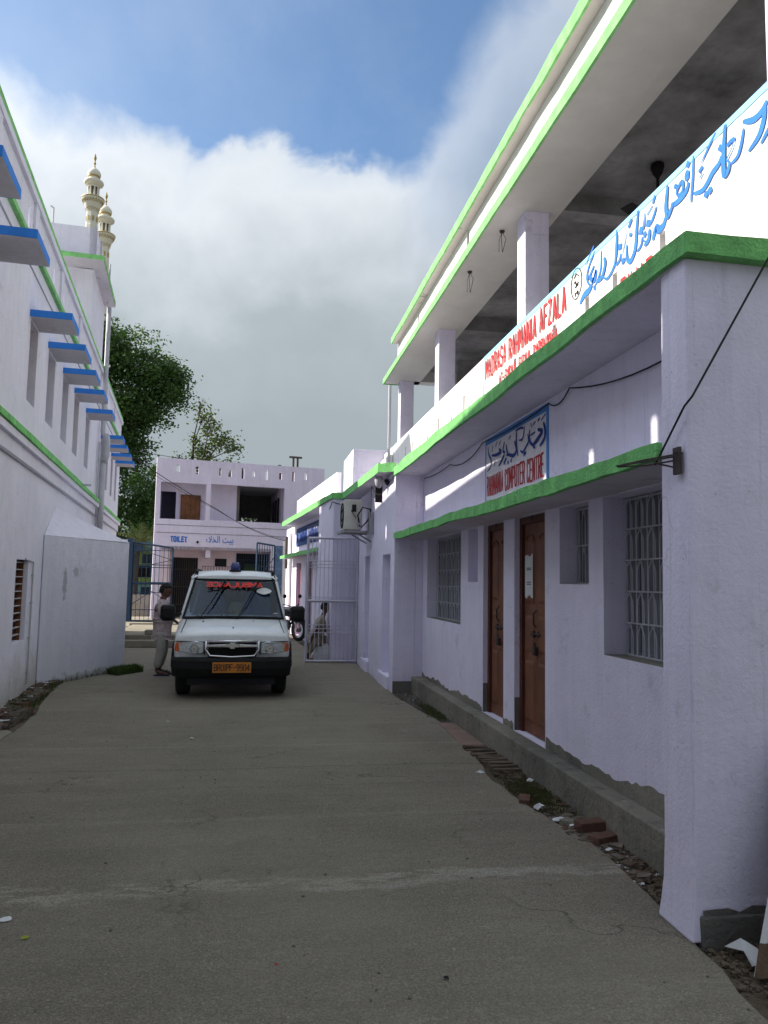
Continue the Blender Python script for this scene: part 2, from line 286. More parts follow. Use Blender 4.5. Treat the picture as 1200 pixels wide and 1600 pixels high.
# ------------------------------------------------------------------ mesh helpers
ORG = {}
def V(*a): return Vector(a)
class MB:
    def __init__(s): s.v = []; s.f = []; s.mi = []
    def face(s, pts, m=0):
        i = len(s.v); s.v += [Vector(p) for p in pts]; s.f.append(list(range(i, i+len(pts)))); s.mi.append(m)
    def obox(s, o, a, b, c, m=0):
        o, a, b, c = Vector(o), Vector(a), Vector(b), Vector(c)
        if a.cross(b).dot(c) < 0: a, b = b, a
        i = len(s.v); s.v += [o, o+a, o+a+b, o+b, o+c, o+a+c, o+a+b+c, o+b+c]
        for q in ((0, 3, 2, 1), (4, 5, 6, 7), (0, 1, 5, 4), (1, 2, 6, 5), (2, 3, 7, 6), (3, 0, 4, 7)): s.f.append([i+k for k in q]); s.mi.append(m)
        return s
    def box(s, x0, x1, y0, y1, z0, z1, m=0): return s.obox((x0, y0, z0), (x1-x0, 0, 0), (0, y1-y0, 0), (0, 0, z1-z0), m)
    def prism(s, poly, z0, z1, m=0, top=None):           # poly: (x,y) counter-clockwise
        n = len(poly); A = sum(poly[i][0]*poly[(i+1) % n][1]-poly[(i+1) % n][0]*poly[i][1] for i in range(n))
        if A < 0: poly = poly[::-1]
        i = len(s.v); s.v += [Vector((x, y, z0)) for x, y in poly]+[Vector((x, y, z1)) for x, y in poly]
        s.f.append([i+k for k in range(n)][::-1]); s.mi.append(m); s.f.append([i+n+k for k in range(n)]); s.mi.append(m if top is None else top)
        for k in range(n): s.f.append([i+k, i+(k+1) % n, i+n+(k+1) % n, i+n+k]); s.mi.append(m)
        return s
    def tube(s, pts, r, n=6, m=0, cap=True):
        pts = [Vector(p) for p in pts]; rs = r if isinstance(r, (list, tuple)) else [r]*len(pts); rings = []
        ref = None
        for k, p in enumerate(pts):
            d = (pts[min(k+1, len(pts)-1)]-pts[max(k-1, 0)]).normalized()
            if ref is None: ref = Vector((0, 0, 1)) if abs(d.z) < .9 else Vector((1, 0, 0))
            a = d.cross(ref)
            if a.length < 1e-4: a = d.cross(Vector((0, 1, 0)))
            a.normalize(); b = a.cross(d).normalized(); ref = b
            i = len(s.v); rings.append(i)
            s.v += [p+(a*math.cos(2*math.pi*j/n)+b*math.sin(2*math.pi*j/n))*rs[k] for j in range(n)]
        for k in range(len(rings)-1):
            for j in range(n):
                s.f.append([rings[k]+j, rings[k]+(j+1) % n, rings[k+1]+(j+1) % n, rings[k+1]+j]); s.mi.append(m)
        if cap:
            s.f.append([rings[0]+j for j in range(n)][::-1]); s.mi.append(m); s.f.append([rings[-1]+j for j in range(n)]); s.mi.append(m)
        return s
    def lathe(s, prof, c=(0, 0, 0), n=16, axis=(0, 0, 1), m=0):
        ax = Vector(axis).normalized(); a = ax.cross(Vector((1, 0, 0)) if abs(ax.x) < .9 else Vector((0, 1, 0))).normalized(); b = ax.cross(a); c = Vector(c); rings = []
        for r_, z in prof:
            i = len(s.v); rings.append(i); s.v += [c+ax*z+(a*math.cos(2*math.pi*j/n)+b*math.sin(2*math.pi*j/n))*max(r_, 1e-4) for j in range(n)]
        for k in range(len(rings)-1):
            for j in range(n): s.f.append([rings[k]+j, rings[k]+(j+1) % n, rings[k+1]+(j+1) % n, rings[k+1]+j]); s.mi.append(m)
        return s
    def loft(s, secs, m=0, cap=True, closed=True):
        n = len(secs[0]); st = []
        for q in secs: st.append(len(s.v)); s.v += [Vector(p) for p in q]
        for k in range(len(st)-1):
            for j in range(n if closed else n-1):
                s.f.append([st[k]+j, st[k]+(j+1) % n, st[k+1]+(j+1) % n, st[k+1]+j]); s.mi.append(m)
        if cap: s.f.append([st[0]+j for j in range(n)][::-1]); s.mi.append(m); s.f.append([st[-1]+j for j in range(n)]); s.mi.append(m)
        return s
    def build(s, name, mats, parent=None, smooth=False, bevel=0, org=None, label=None, sub=0, fixn=False):
        me = bpy.data.meshes.new(name); o = bpy.data.objects.new(name, me); col.objects.link(o)
        if org is None: org = ORG[parent.name] if parent is not None else Vector((0, 0, 0))
        org = Vector(org)
        me.from_pydata([tuple(p-org) for p in s.v], [], s.f)
        if not isinstance(mats, (list, tuple)): mats = [mats]
        for q in mats: me.materials.append(q)
        if len(mats) > 1: me.polygons.foreach_set('material_index', s.mi)
        if smooth or bevel or sub or fixn:
            b = bmesh.new(); b.from_mesh(me); bmesh.ops.remove_doubles(b, verts=b.verts, dist=1e-4)
            if fixn: bmesh.ops.recalc_face_normals(b, faces=b.faces)
            b.to_mesh(me); b.free()
        if smooth: me.polygons.foreach_set('use_smooth', [True]*len(me.polygons))
        me.update()
        if sub:
            q = o.modifiers.new('sub', 'SUBSURF'); q.levels = sub; q.render_levels = sub
        if bevel:
            q = o.modifiers.new('bevel', 'BEVEL'); q.width = bevel; q.segments = 2; q.limit_method = 'ANGLE'; q.angle_limit = R(40)
        if parent is not None: o.parent = parent; ORG[o.name] = org
        else: o.location = org; ORG[o.name] = org
        if label: o['label'] = label
        return o
def thing(name, label, cat, loc=(0, 0, 0), group=None, local=False, rz=0):
    o = bpy.data.objects.new(name, None); col.objects.link(o); o.location = loc; o.rotation_euler = (0, 0, rz); o.empty_display_size = .2
    o['label'] = label; o['category'] = cat
    if group: o['group'] = group
    ORG[o.name] = Vector((0, 0, 0)) if local else Vector(loc); return o
def tag(o, label, cat, group=None, kind=None):
    if label: o['label'] = label; o['category'] = cat
    if group: o['group'] = group
    if kind: o['kind'] = kind
    return o
def struct(o): o['kind'] = 'structure'; return o
def inst(o, parent, loc=(0, 0, 0), rot=None, name=None):        # another object sharing o's mesh
    c = o.copy(); col.objects.link(c); c.parent = parent; c.location = loc
    if rot: c.rotation_euler = rot
    ORG[c.name] = ORG.get(parent.name, Vector()) if parent else Vector(); return c
def copy_tree(o, parent=None):
    c = o.copy(); col.objects.link(c); c.parent = parent; ORG[c.name] = ORG.get(o.name, Vector())
    for ch in list(o.children): copy_tree(ch, c)
    return c
def wall(mb, p0, p1, z0, z1, t, nin, ops=(), m=0, ops_s=True):
    """wall face through p0-p1 (x,y); thickness t towards nin; ops=(s0,s1,z0,z1) real openings with reveals"""
    p0 = Vector((*p0, 0)); p1 = Vector((*p1, 0)); L = (p1-p0).length; d = (p1-p0)/L; nin = Vector((*nin, 0)).normalized()
    S = sorted(set([0, L]+[min(max(v, 0), L) for o in ops for v in o[:2]])); Z = sorted(set([z0, z1]+[min(max(v, z0), z1) for o in ops for v in o[2:4]]))
    def P(s, z, q): return p0+d*s+Vector((0, 0, z))+nin*q
    def solid(i, j):
        if i < 0 or j < 0 or i >= len(S)-1 or j >= len(Z)-1: return False
        a = (S[i]+S[i+1])/2; b = (Z[j]+Z[j+1])/2
        return not any(o[0] < a < o[1] and o[2] < b < o[3] for o in ops)
    for i in range(len(S)-1):
        for j in range(len(Z)-1):
            if not solid(i, j): continue
            a, b, c, e = S[i], S[i+1], Z[j], Z[j+1]
            mb.face([P(a, c, 0), P(b, c, 0), P(b, e, 0), P(a, e, 0)], m); mb.face([P(a, c, t), P(a, e, t), P(b, e, t), P(b, c, t)], m)
            if not solid(i-1, j): mb.face([P(a, c, 0), P(a, e, 0), P(a, e, t), P(a, c, t)], m)
            if not solid(i+1, j): mb.face([P(b, c, 0), P(b, c, t), P(b, e, t), P(b, e, 0)], m)
            if not solid(i, j-1): mb.face([P(a, c, 0), P(a, c, t), P(b, c, t), P(b, c, 0)], m)
            if not solid(i, j+1): mb.face([P(a, e, 0), P(b, e, 0), P(b, e, t), P(a, e, t)], m)
    return P
def band(p0, p1, z0, z1, t, nin, name, m, parent, jit=.008, step=.25, label=None):
    """painted edge band whose upper and lower edges wander a little, as hand-plastered ones do"""
    mb = MB(); p0 = Vector((*p0, 0)); p1 = Vector((*p1, 0)); L = (p1-p0).length; d = (p1-p0)/L; nin = Vector((*nin, 0)).normalized()
    n = max(2, int(L/step)); secs = []; a = b = 0.0
    for i in range(n+1):
        s = L*i/n; a = a*.7+random.uniform(-1, 1)*jit; b = b*.7+random.uniform(-1, 1)*jit; q = random.uniform(-1, 1)*jit*.12
        o = p0+d*s
        secs.append([o+nin*q+V(0, 0, z0+a), o+nin*(t)+V(0, 0, z0+a), o+nin*(t)+V(0, 0, z1+b), o+nin*q+V(0, 0, z1+b)])
    mb.loft(secs); return mb.build(name, m, parent, fixn=True, label=label)
def text(name, s, m, parent, o, u, up, w_, h_, bold=0.0, ex=.003, mirror=False, org=None):
    """flat lettering fitted into a w_ x h_ box at o, reading along u"""
    cu = bpy.data.curves.new('lettering', 'FONT'); cu.body = s; cu.size = 1; cu.offset = bold*.35; cu.space_character = 1.08; cu.extrude = 0; cu.resolution_u = 2
    to = bpy.data.objects.new('lettering', cu); col.objects.link(to)
    bpy.context.view_layer.update()
    me = bpy.data.meshes.new_from_object(to.evaluated_get(bpy.context.evaluated_depsgraph_get()))
    bpy.data.objects.remove(to)
    u = Vector(u).normalized(); up = Vector(up).normalized(); nrm = u.cross(up)
    xs = [v.co.x for v in me.vertices]; ys = [v.co.y for v in me.vertices]; x0, x1, y0, y1 = min(xs), max(xs), min(ys), max(ys)
    o = Vector(o); org = ORG[parent.name] if org is None else Vector(org)
    for v in me.vertices:
        a = (v.co.x-x0)/(x1-x0)*w_; b = (v.co.y-y0)/(y1-y0)*h_
        if mirror: a = w_-a
        v.co = o+u*a+up*b-org
    me.name = name; me.materials.clear(); me.materials.append(m)
    ob = bpy.data.objects.new(name, me); col.objects.link(ob); ob.parent = parent; ORG[ob.name] = org
    return ob
C_ = [(1, .82), (.8, 1), (.2, 1), (0, .8), (0, .2), (.2, 0), (.8, 0), (1, .18)]
GLYPH = {'A': [[(0, 0), (.5, 1), (1, 0)], [(.2, .33), (.8, .33)]], 'B': [[(0, 0), (0, 1), (.75, 1), (.95, .88), (.95, .64), (.75, .53), (0, .53)], [(.75, .53), (1, .4), (1, .14), (.78, 0), (0, 0)]],
 'C': [C_], 'D': [[(0, 0), (0, 1), (.65, 1), (1, .75), (1, .25), (.65, 0), (0, 0)]], 'E': [[(1, 1), (0, 1), (0, 0), (1, 0)], [(0, .52), (.8, .52)]], 'F': [[(1, 1), (0, 1), (0, 0)], [(0, .52), (.8, .52)]],
 'G': [C_+[(1, .48), (.6, .48)]], 'H': [[(0, 0), (0, 1)], [(1, 0), (1, 1)], [(0, .5), (1, .5)]], 'I': [[(.5, 0), (.5, 1)]], 'L': [[(0, 1), (0, 0), (1, 0)]], 'M': [[(0, 0), (0, 1), (.5, .3), (1, 1), (1, 0)]],
 'N': [[(0, 0), (0, 1), (1, 0), (1, 1)]], 'O': [[(.2, 1), (0, .8), (0, .2), (.2, 0), (.8, 0), (1, .2), (1, .8), (.8, 1), (.2, 1)]], 'P': [[(0, 0), (0, 1), (.75, 1), (1, .88), (1, .6), (.75, .48), (0, .48)]],
 'R': [[(0, 0), (0, 1), (.75, 1), (1, .88), (1, .62), (.75, .5), (0, .5)], [(.5, .5), (1, 0)]], 'S': [[(1, .85), (.8, 1), (.2, 1), (0, .82), (0, .64), (.2, .53), (.8, .47), (1, .36), (1, .18), (.8, 0), (.2, 0), (0, .15)]],
 'T': [[(0, 1), (1, 1)], [(.5, 1), (.5, 0)]], 'U': [[(0, 1), (0, .2), (.2, 0), (.8, 0), (1, .2), (1, 1)]], 'Z': [[(0, 1), (1, 1), (0, 0), (1, 0)]], '-': [[(.1, .5), (.9, .5)]],
 '0': [[(.25, 1), (0, .75), (0, .25), (.25, 0), (.75, 0), (1, .25), (1, .75), (.75, 1), (.25, 1)]], '1': [[(.2, .8), (.55, 1), (.55, 0)]], '4': [[(.75, 0), (.75, 1), (0, .3), (1, .3)]], '9': [[(.1, 0), (.7, 0), (1, .3), (1, .8), (.75, 1), (.25, 1), (0, .8), (0, .6), (.25, .45), (1, .5)]]}
def brush(name, s, m, parent, o, u, up, w_, h_, thick, gap=.32, mirror=False, org=None):
    """hand-painted block capitals: every stroke a flat ribbon, a hair above the one before"""
    u = Vector(u).normalized(); up = Vector(up).normalized(); nr = u.cross(up); o = Vector(o); wid = [.45 if c == ' ' else .35 if c in 'I1' else 1.15 if c == 'M' else 1 for c in s]
    unit = (w_-thick)/(sum(wid)+gap*(len(s)-1)); x = 0.0; mb = MB(); k = 0; rr = random.Random(len(s))
    for c, wc in zip(s, wid):
        jx, jz = rr.uniform(-.02, .02)*h_, rr.uniform(-.025, .025)*h_
        for line in GLYPH.get(c, []):
            P = [(thick/2+(x+a*wc)*unit if c not in 'I' else thick/2+(x+wc/2)*unit, thick/2+b*(h_-thick)+jz) for a, b in line]
            for i in range(len(P)-1):
                (x0, z0), (x1, z1) = P[i], P[i+1]; l = math.hypot(x1-x0, z1-z0) or 1e-6; dx, dz = (x1-x0)/l, (z1-z0)/l; t = thick/2*rr.uniform(.9, 1.1); e = t*.75
                q = [(x0-dx*e-dz*t, z0-dz*e+dx*t), (x1+dx*e-dz*t, z1+dz*e+dx*t), (x1+dx*e+dz*t, z1+dz*e-dx*t), (x0-dx*e+dz*t, z0-dz*e-dx*t)]
                mb.face([o+u*((w_-a) if mirror else a)+up*b+nr*(.0004*(k % 6)) for a, b in q]); k += 1
        x += wc+gap
    return mb.build(name, m, parent, org=org)
def strokes(name, data, m, parent, X, unit, flip=1):
    mb = MB()
    for wd, pts in data:
        P = []
        for i in range(len(pts)-1):                               # catmull-rom smoothing
            p0 = pts[max(i-1, 0)]; p1 = pts[i]; p2 = pts[i+1]; p3 = pts[min(i+2, len(pts)-1)]
            k = 5 if len(pts) > 2 else 3
            for j in range(k):
                t = j/k
                P.append(tuple(.5*((2*p1[a])+(-p0[a]+p2[a])*t+(2*p0[a]-5*p1[a]+4*p2[a]-p3[a])*t*t+(-p0[a]+3*p1[a]-3*p2[a]+p3[a])*t**3) for a in (0, 1)))
        P.append(pts[-1]); n = len(P); L = []; Rr = []
        for i, p in enumerate(P):
            a = P[max(i-1, 0)]; b = P[min(i+1, n-1)]; dx, dz = b[0]-a[0], b[1]-a[1]; l = math.hypot(dx, dz) or 1
            t = i/(n-1); ww = wd*unit*(.35+.65*math.sin(math.pi*min(1, t*.9+.08))**.8) if len(pts) > 2 else wd*unit
            L.append((p[0]-dz/l*ww/2, p[1]+dx/l*ww/2)); Rr.append((p[0]+dz/l*ww/2, p[1]-dx/l*ww/2))
        for i in range(n-1):
            XX = X-.0006*(data.index([wd, pts]) % 7); f = [V(XX, *L[i]), V(XX, *L[i+1]), V(XX, *Rr[i+1]), V(XX, *Rr[i])]
            mb.face(f)
    return mb.build(name, m, parent)
URDU_PARAPET= [[3,[[4.02,4.68],[4.08,4.64],[4.16,4.64],[4.26,4.69]]],[3,[[4.04,4.65],[4.06,4.57],[4.11,4.5],[4.21,4.46]]],[2,[[3.99,4.51],[4.03,4.48],[4.09,4.44]]],[2,[[4.25,4.64],[4.28,4.55],[4.32,4.49],[4.39,4.48]]],[2,[[4.34,4.63],[4.4,4.63],[4.43,4.62]]],[1,[[4.34,4.62],[4.38,4.57],[4.43,4.53],[4.41,4.5],[4.42,4.45]]],[3,[[4.44,4.78],[4.46,4.65],[4.47,4.51],[4.46,4.44],[4.42,4.45],[4.4,4.5]]],[3,[[4.49,4.67],[4.52,4.64]]],[3,[[4.49,4.59],[4.53,4.55],[4.6,4.53],[4.66,4.49],[4.73,4.47],[4.83,4.5]]],[1.5,[[4.55,4.79],[4.63,4.74],[4.73,4.67]]],[2,[[4.71,4.64],[4.76,4.62]]],[1,[[4.71,4.59],[4.75,4.57]]],[3,[[4.61,4.43],[4.65,4.41]]],[3,[[4.66,4.43],[4.69,4.4]]],[2,[[4.82,4.78],[4.83,4.71],[4.84,4.6],[4.86,4.49],[4.86,4.45]]],[3,[[4.88,4.77],[4.91,4.74]]],[4,[[4.89,4.71],[4.91,4.68],[4.9,4.64]]],[3,[[4.89,4.62],[4.92,4.57],[5.0,4.55],[5.08,4.55],[5.13,4.57]]],[2,[[5.05,4.6],[5.04,4.64],[4.98,4.67],[4.96,4.63],[4.98,4.59],[5.05,4.59]]],[3,[[5.05,4.69],[5.07,4.66]]],[3,[[5.17,4.74],[5.19,4.66],[5.2,4.58],[5.18,4.5],[5.13,4.53],[5.09,4.57]]],[4,[[5.21,4.51],[5.25,4.46],[5.32,4.46],[5.35,4.49],[5.39,4.45],[5.4,4.41]]],[2,[[5.36,4.76],[5.4,4.71]]],[1,[[5.4,4.7],[5.49,4.66]]],[2,[[5.34,4.66],[5.39,4.6],[5.44,4.56]]],[4,[[5.46,4.61],[5.48,4.56]]],[3,[[5.45,4.53],[5.47,4.45],[5.54,4.43]]],[1.5,[[5.52,4.7],[5.54,4.6],[5.55,4.57]]],[4,[[5.58,4.61],[5.6,4.55]]],[2,[[5.57,4.52],[5.59,4.46],[5.66,4.43]]],[3,[[5.51,4.53],[5.55,4.51]]],[3,[[5.53,4.47],[5.54,4.46]]],[3,[[5.63,4.77],[5.66,4.63],[5.69,4.47],[5.77,4.4],[5.83,4.45],[5.83,4.57]]],[3,[[5.76,4.64],[5.77,4.61]]],[2,[[5.74,4.75],[5.8,4.7]]],[1,[[5.82,4.7],[5.88,4.58],[5.94,4.49]]],[4,[[5.95,4.63],[5.96,4.58]]],[2,[[5.94,4.54],[5.97,4.49],[6.04,4.47]]],[2,[[6.01,4.78],[6.03,4.62],[6.06,4.46]]],[3,[[5.87,4.46],[5.93,4.45]]],[2,[[6.0,4.74],[6.02,4.57],[6.08,4.47],[6.2,4.42],[6.3,4.48]]],[3,[[6.26,4.64],[6.24,4.57],[6.3,4.48],[6.41,4.47]]],[2,[[6.32,4.73],[6.34,4.55],[6.47,4.44]]],[3,[[6.47,4.65],[6.56,4.58],[6.47,4.51],[6.43,4.59],[6.52,4.49]]],[2,[[6.45,4.78],[6.58,4.69],[6.63,4.59],[6.56,4.49]]],[1,[[6.47,4.84],[6.65,4.73]]],[4,[[6.52,4.49],[6.58,4.46],[6.7,4.45],[6.79,4.4]]],[3,[[6.59,4.61],[6.62,4.58]]],[3,[[6.45,4.44],[6.48,4.43]]]]
URDU_SIGN= [[1,[[6.71,3.29],[6.82,3.25]]],[1.5,[[6.86,3.28],[6.91,3.26]]],[1,[[6.97,3.27],[7.04,3.25]]],[3,[[6.76,3.22],[6.72,3.14],[6.74,3.06],[6.86,3.01]]],[3,[[6.91,3.18],[6.79,3.14],[6.87,3.1],[6.96,3.07],[7.02,3.05],[6.98,3.01]]],[1,[[7.1,3.28],[7.07,3.23]]],[2,[[7.13,3.22],[7.13,3.11],[7.04,3.05],[7.0,3.01]]],[1,[[6.98,3.17],[7.11,3.16]]],[2,[[7.19,3.19],[7.17,3.11],[7.23,3.07],[7.33,3.03],[7.41,3.06]]],[2,[[7.23,3.01],[7.31,3.0]]],[1.5,[[7.55,3.29],[7.44,3.29],[7.33,3.28],[7.33,3.26]]],[1.5,[[7.27,3.28],[7.33,3.17],[7.44,3.17]]],[2,[[7.52,3.29],[7.52,3.13],[7.46,3.01]]],[2.5,[[7.58,3.19],[7.52,3.08],[7.61,3.04],[7.75,3.07],[7.84,3.08]]],[2,[[7.68,3.02],[7.7,2.98]]],[2,[[7.77,3.0],[7.81,2.99]]],[2,[[7.86,3.2],[7.82,3.11],[7.75,3.07]]],[2,[[7.91,3.24],[7.96,3.15],[7.89,3.12]]],[2.5,[[7.91,3.1],[7.98,3.06],[8.11,3.0]]],[2,[[7.84,3.05],[7.93,3.0]]],[2.5,[[8.1,3.19],[8.03,3.15],[8.18,3.14],[8.36,3.16]]],[1,[[8.34,3.27],[8.36,3.2]]],[2,[[8.52,3.29],[8.49,3.2],[8.39,3.11],[8.41,3.04],[8.54,3.0]]],[1,[[7.7,3.27],[7.77,3.24]]],[1,[[8.16,3.29],[8.23,3.24]]],[1,[[8.03,3.27],[8.1,3.24]]],[1,[[8.23,3.08],[8.28,3.03]]]]

# ================================================================== THE SETTING: ground
mb = MB(); mb.face([(-600, -200, -.09), (600, -200, -.09), (600, 1200, -.09), (-600, 1200, -.09)])
struct(mb.build('ground', m_ground))
rnd = random.Random(3)
def jag(a, b, n, amp):                                       # an irregular edge between two points
    P = []
    for i in range(n):
        t = i/n; P.append((a[0]+(b[0]-a[0])*t+(rnd.uniform(-amp, amp) if i else 0), a[1]+(b[1]-a[1])*t+(rnd.uniform(-amp, amp) if i else 0)))
    return P
right_edge = [(2.6, -3), (2.35, 1.5), (2.05, 2.93), (2.12, 3.5), (2.19, 4.02), (2.22, 4.4), (2.25, 5.0), (2.18, 5.4), (2.14, 5.7), (2.1, 6.2), (2.09, 6.82), (2.2, 7.6), (2.24, 8.3), (2.29, 9.3), (2.2, 10.3), (2.1, 11.4), (2.12, 12.2), (2.12, 16.0)]
left_edge = [(-2.07, 14.9), (-2.35, 14.6), (-3.0, 13.7), (-3.05, 13.3), (-2.97, 12.4), (-2.8, 11.2), (-2.62, 10.2), (-2.6, 9.7), (-2.55, 9.1), (-2.75, 8.9), (-2.75, -3)]
poly = []
for E_ in (right_edge,):
    for i in range(len(E_)-1): poly += jag(E_[i], E_[i+1], 3, .02)
    poly.append(E_[-1])
poly += [(1.55, 16.6), (1.0, 24), (.9, 29.5), (-4.4, 29.5), (-3.9, 19.5), (-2.45, 15.1)]
for i in range(len(left_edge)-1): poly += jag(left_edge[i], left_edge[i+1], 3, .02)
poly.append(left_edge[-1])
mb = MB(); mb.prism(poly, -.075, 0); struct(mb.build('driveway', m_lane))
# verges of bare earth
def earth(name, x0, x1, y0, y1, z, amp, n=14, ny=30, seed=1):
    r = random.Random(seed); mb = MB(); G = [[None]*(ny+1) for _ in range(n+1)]
    for i in range(n+1):
        for j in range(ny+1):
            G[i][j] = V(x0(y0+(y1-y0)*j/ny)+(x1(y0+(y1-y0)*j/ny)-x0(y0+(y1-y0)*j/ny))*i/n, y0+(y1-y0)*j/ny, z+r.uniform(-amp, amp))
    for i in range(n):
        for j in range(ny): mb.face([G[i][j], G[i+1][j], G[i+1][j+1], G[i][j+1]])
    return struct(mb.build(name, m_earth, smooth=True))
LX = lambda y: -2.13-.092*y                                   # the face of the long left-hand building
earth('earth_verge_right', lambda y: 1.9, lambda y: 2.62, 1.0, 12.0, -.03, .014, 12, 110, 2)
earth('earth_verge_front', lambda y: 2.62, lambda y: 5.0, 1.0, 3.6, -.03, .014, 20, 24, 4)
earth('earth_verge_left', lambda y: LX(y)-.05, lambda y: -2.5, 8.8, 15.2, -.03, .016, 16, 60, 3)
mb = MB(); mb.prism([(-4.5, 29.4), (.9, 29.4), (1.4, 34), (-6.5, 34)], -.08, .05); struct(mb.build('toilet_forecourt', m_conc))

# ================================================================== RIGHT: computer centre block
cc_ = thing('school_building', 'lavender two storey block on the right with brown doors and a columned upper gallery', 'building', (2.62, 7.8, 0))
XW = 2.62
ops = [(0.14, 1.68, 1.18, 2.38), (1.94, 2.54, 1.71, 2.38), (2.89, 3.74, .235, 2.38), (4.09, 4.84, .235, 2.38), (5.07, 5.5, 1.72, 2.38), (5.84, 7.84, 1.17, 2.38)]  # s = y-3.86
mb = MB(); wall(mb, (XW, 3.86), (XW, 12.0), 0, 3.41, .3, (1, 0), ops)
mb.build('wall', m_wall, cc_)
mb = MB(); mb.box(XW+.16, XW+.28, 3.86+5.07, 3.86+5.5, 1.72, 2.38); mb.build('niche_back', m_wall, cc_)
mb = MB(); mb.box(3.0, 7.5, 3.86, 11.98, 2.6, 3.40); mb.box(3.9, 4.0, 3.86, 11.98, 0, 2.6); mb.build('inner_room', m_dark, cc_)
mb = MB(); mb.box(2.45, 2.619, 3.86, 11.99, -.08, .235); mb.build('plinth_step', m_cement, cc_, bevel=.012)
for a, b, hi in [(3.87, 6.72, .085), (7.62, 7.93, .07), (8.72, 11.97, .06)]:       # bare render where the paint stops
    mb = MB(); n = int((b-a)/.06)+1; T = []; h = hi
    for i in range(n+1):
        h = h*.7+(hi+random.uniform(-.07, .07)+(.08 if a < 4 and i < n*.35 else 0))*.3; T.append(.235+h)
    for i in range(n):
        y0 = a+(b-a)*i/n; y1 = a+(b-a)*(i+1)/n
        mb.face([(XW-.006, y0, .235), (XW-.006, y0, T[i]), (XW-.006, y1, T[i+1]), (XW-.006, y1, .235)]); mb.face([(XW-.006, y0, T[i]), (XW, y0, T[i]), (XW, y1, T[i+1]), (XW-.006, y1, T[i+1])])
    mb.build('bare_render_strip', m_cement, cc_)
for y0, y1 in ((6.75, 7.6), (7.95, 8.7)):                    # dark damp bottoms of the door reveals
    mb = MB(); mb.box(XW+.003, XW+.08, y1-.004, y1+.001, .235, .56); mb.build('damp_reveal', m_cement_d, cc_); mb = MB(); mb.box(XW-.001, XW+.1, y0-.001, y0+.004, .235, .5); mb.build('damp_reveal', m_cement_d, cc_)
# end wall / front pier
mb = MB(); bot = [(2.145, 3.52), (9.0, 3.52), (9.0, 3.86), (2.16, 3.90)]
secs = []
for z, dx, dy in [(0.0, -.028, -.012), (.08, -.018, -.008), (.2, -.006, 0), (.4, 0, 0), (1.2, .004, .0), (2.4, .012, .01), (3.42, .02, .02)]:
    secs.append([(2.14+dx, 3.56+dy, z), (2.142+dx*.9, 3.71, z), (2.15+dx, 3.86-dx*.8, z), (5.5, 3.86, z), (9, 3.86, z), (9, 3.56, z), (5, 3.56+dy, z), (2.5, 3.56+dy, z)])
mb.loft(secs, closed=True); pier = mb.build('end_wall', m_wall, cc_, bevel=.012)
mb = MB(); mb.box(2.16, 3.1, 3.535, 3.6, -.05, .125); mb.build('bare_foot', m_cement_d, cc_, bevel=.01)
mb = MB(); n = 22; xs = [2.17+(3.6-2.17)*i/n for i in range(n+1)]; hs = [.150+random.uniform(-.012, .02) for _ in xs]
for i in range(n): mb.face([(xs[i], 3.541, .13), (xs[i+1], 3.541, .13), (xs[i+1], 3.541, hs[i+1]), (xs[i], 3.541, hs[i])])
mb.build('flaked_render', m_cement_d, cc_)
band((2.128, 3.51), (9, 3.51), 3.415, 3.53, .08, (0, 1), 'green_edge', m_green, cc_, .008)
band((2.125, 3.52), (2.125, 12.02), 3.41, 3.54, .04, (1, 0), 'green_edge', m_green, cc_, .011)
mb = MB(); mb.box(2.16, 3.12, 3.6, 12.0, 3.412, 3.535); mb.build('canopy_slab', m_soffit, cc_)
band((2.13, 3.84), (2.13, 11.99), 2.385, 2.485, .05, (1, 0), 'green_edge', m_green, cc_, .010, .2)
mb = MB(); n = 40
secs = []
for i in range(n+1):
    y = 3.87+(11.985-3.87)*i/n; q = random.uniform(-.006, .006); secs.append([(2.17, y, 2.395+q), (XW+.001, y, 2.385+q), (XW+.001, y, 2.475), (2.17, y, 2.475)])
mb.loft(secs); mb.build('door_ledge', m_soffit, cc_, fixn=True)
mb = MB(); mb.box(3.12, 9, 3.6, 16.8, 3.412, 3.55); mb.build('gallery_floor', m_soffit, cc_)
# windows with welded grilles
def arch_grille(parent, X, y0, y1, z0, z1, rows, cols_, r=.006):
    pitch_ = (y1-y0)/cols_; h = (z1-z0)/rows
    b = MB(); b.tube([(X, y0, 0), (X, y1, 0)], r*1.2, 5); bar = b.build('grille_bar', m_grille, parent); bar.location.z = z0
    for k in range(1, rows+1): inst(bar, parent, (0, 0, z0+h*k-(0 if k < rows else .012)))
    b = MB(); b.tube([(X+.008, 0, z0), (X+.008, 0, z1)], r*.8, 5); vb = b.build('grille_rod', m_grille, parent, org=(ORG[parent.name].x, 0, 0)); vb.location.y = y0+pitch_*.02-ORG[parent.name].y
    vb.location.z = 0
    for k in range(1, cols_*2): inst(vb, parent, (0, y0+pitch_*k/2-ORG[parent.name].y, 0))
    b = MB(); w_ = pitch_*.30; pts = [(X-.006, -w_, 0)]+[(X-.006, -w_*math.cos(t), h*.55+math.sin(t)*h*.32+(.03 if abs(t-1.57) < .2 else 0)) for t in [math.pi*i/8 for i in range(9)]]+[(X-.006, w_, 0)]
    b.tube(pts, r*.8, 5); ar = b.build('grille_arch', m_grille, parent, org=(ORG[parent.name].x, 0, 0))
    first = True
    for i in range(rows):
        for j in range(cols_):
            L_ = (0, y0+pitch_*(j+.5)-ORG[parent.name].y, z0+h*i)
            if first: ar.location = L_; first = False
            else: inst(ar, parent, L_)
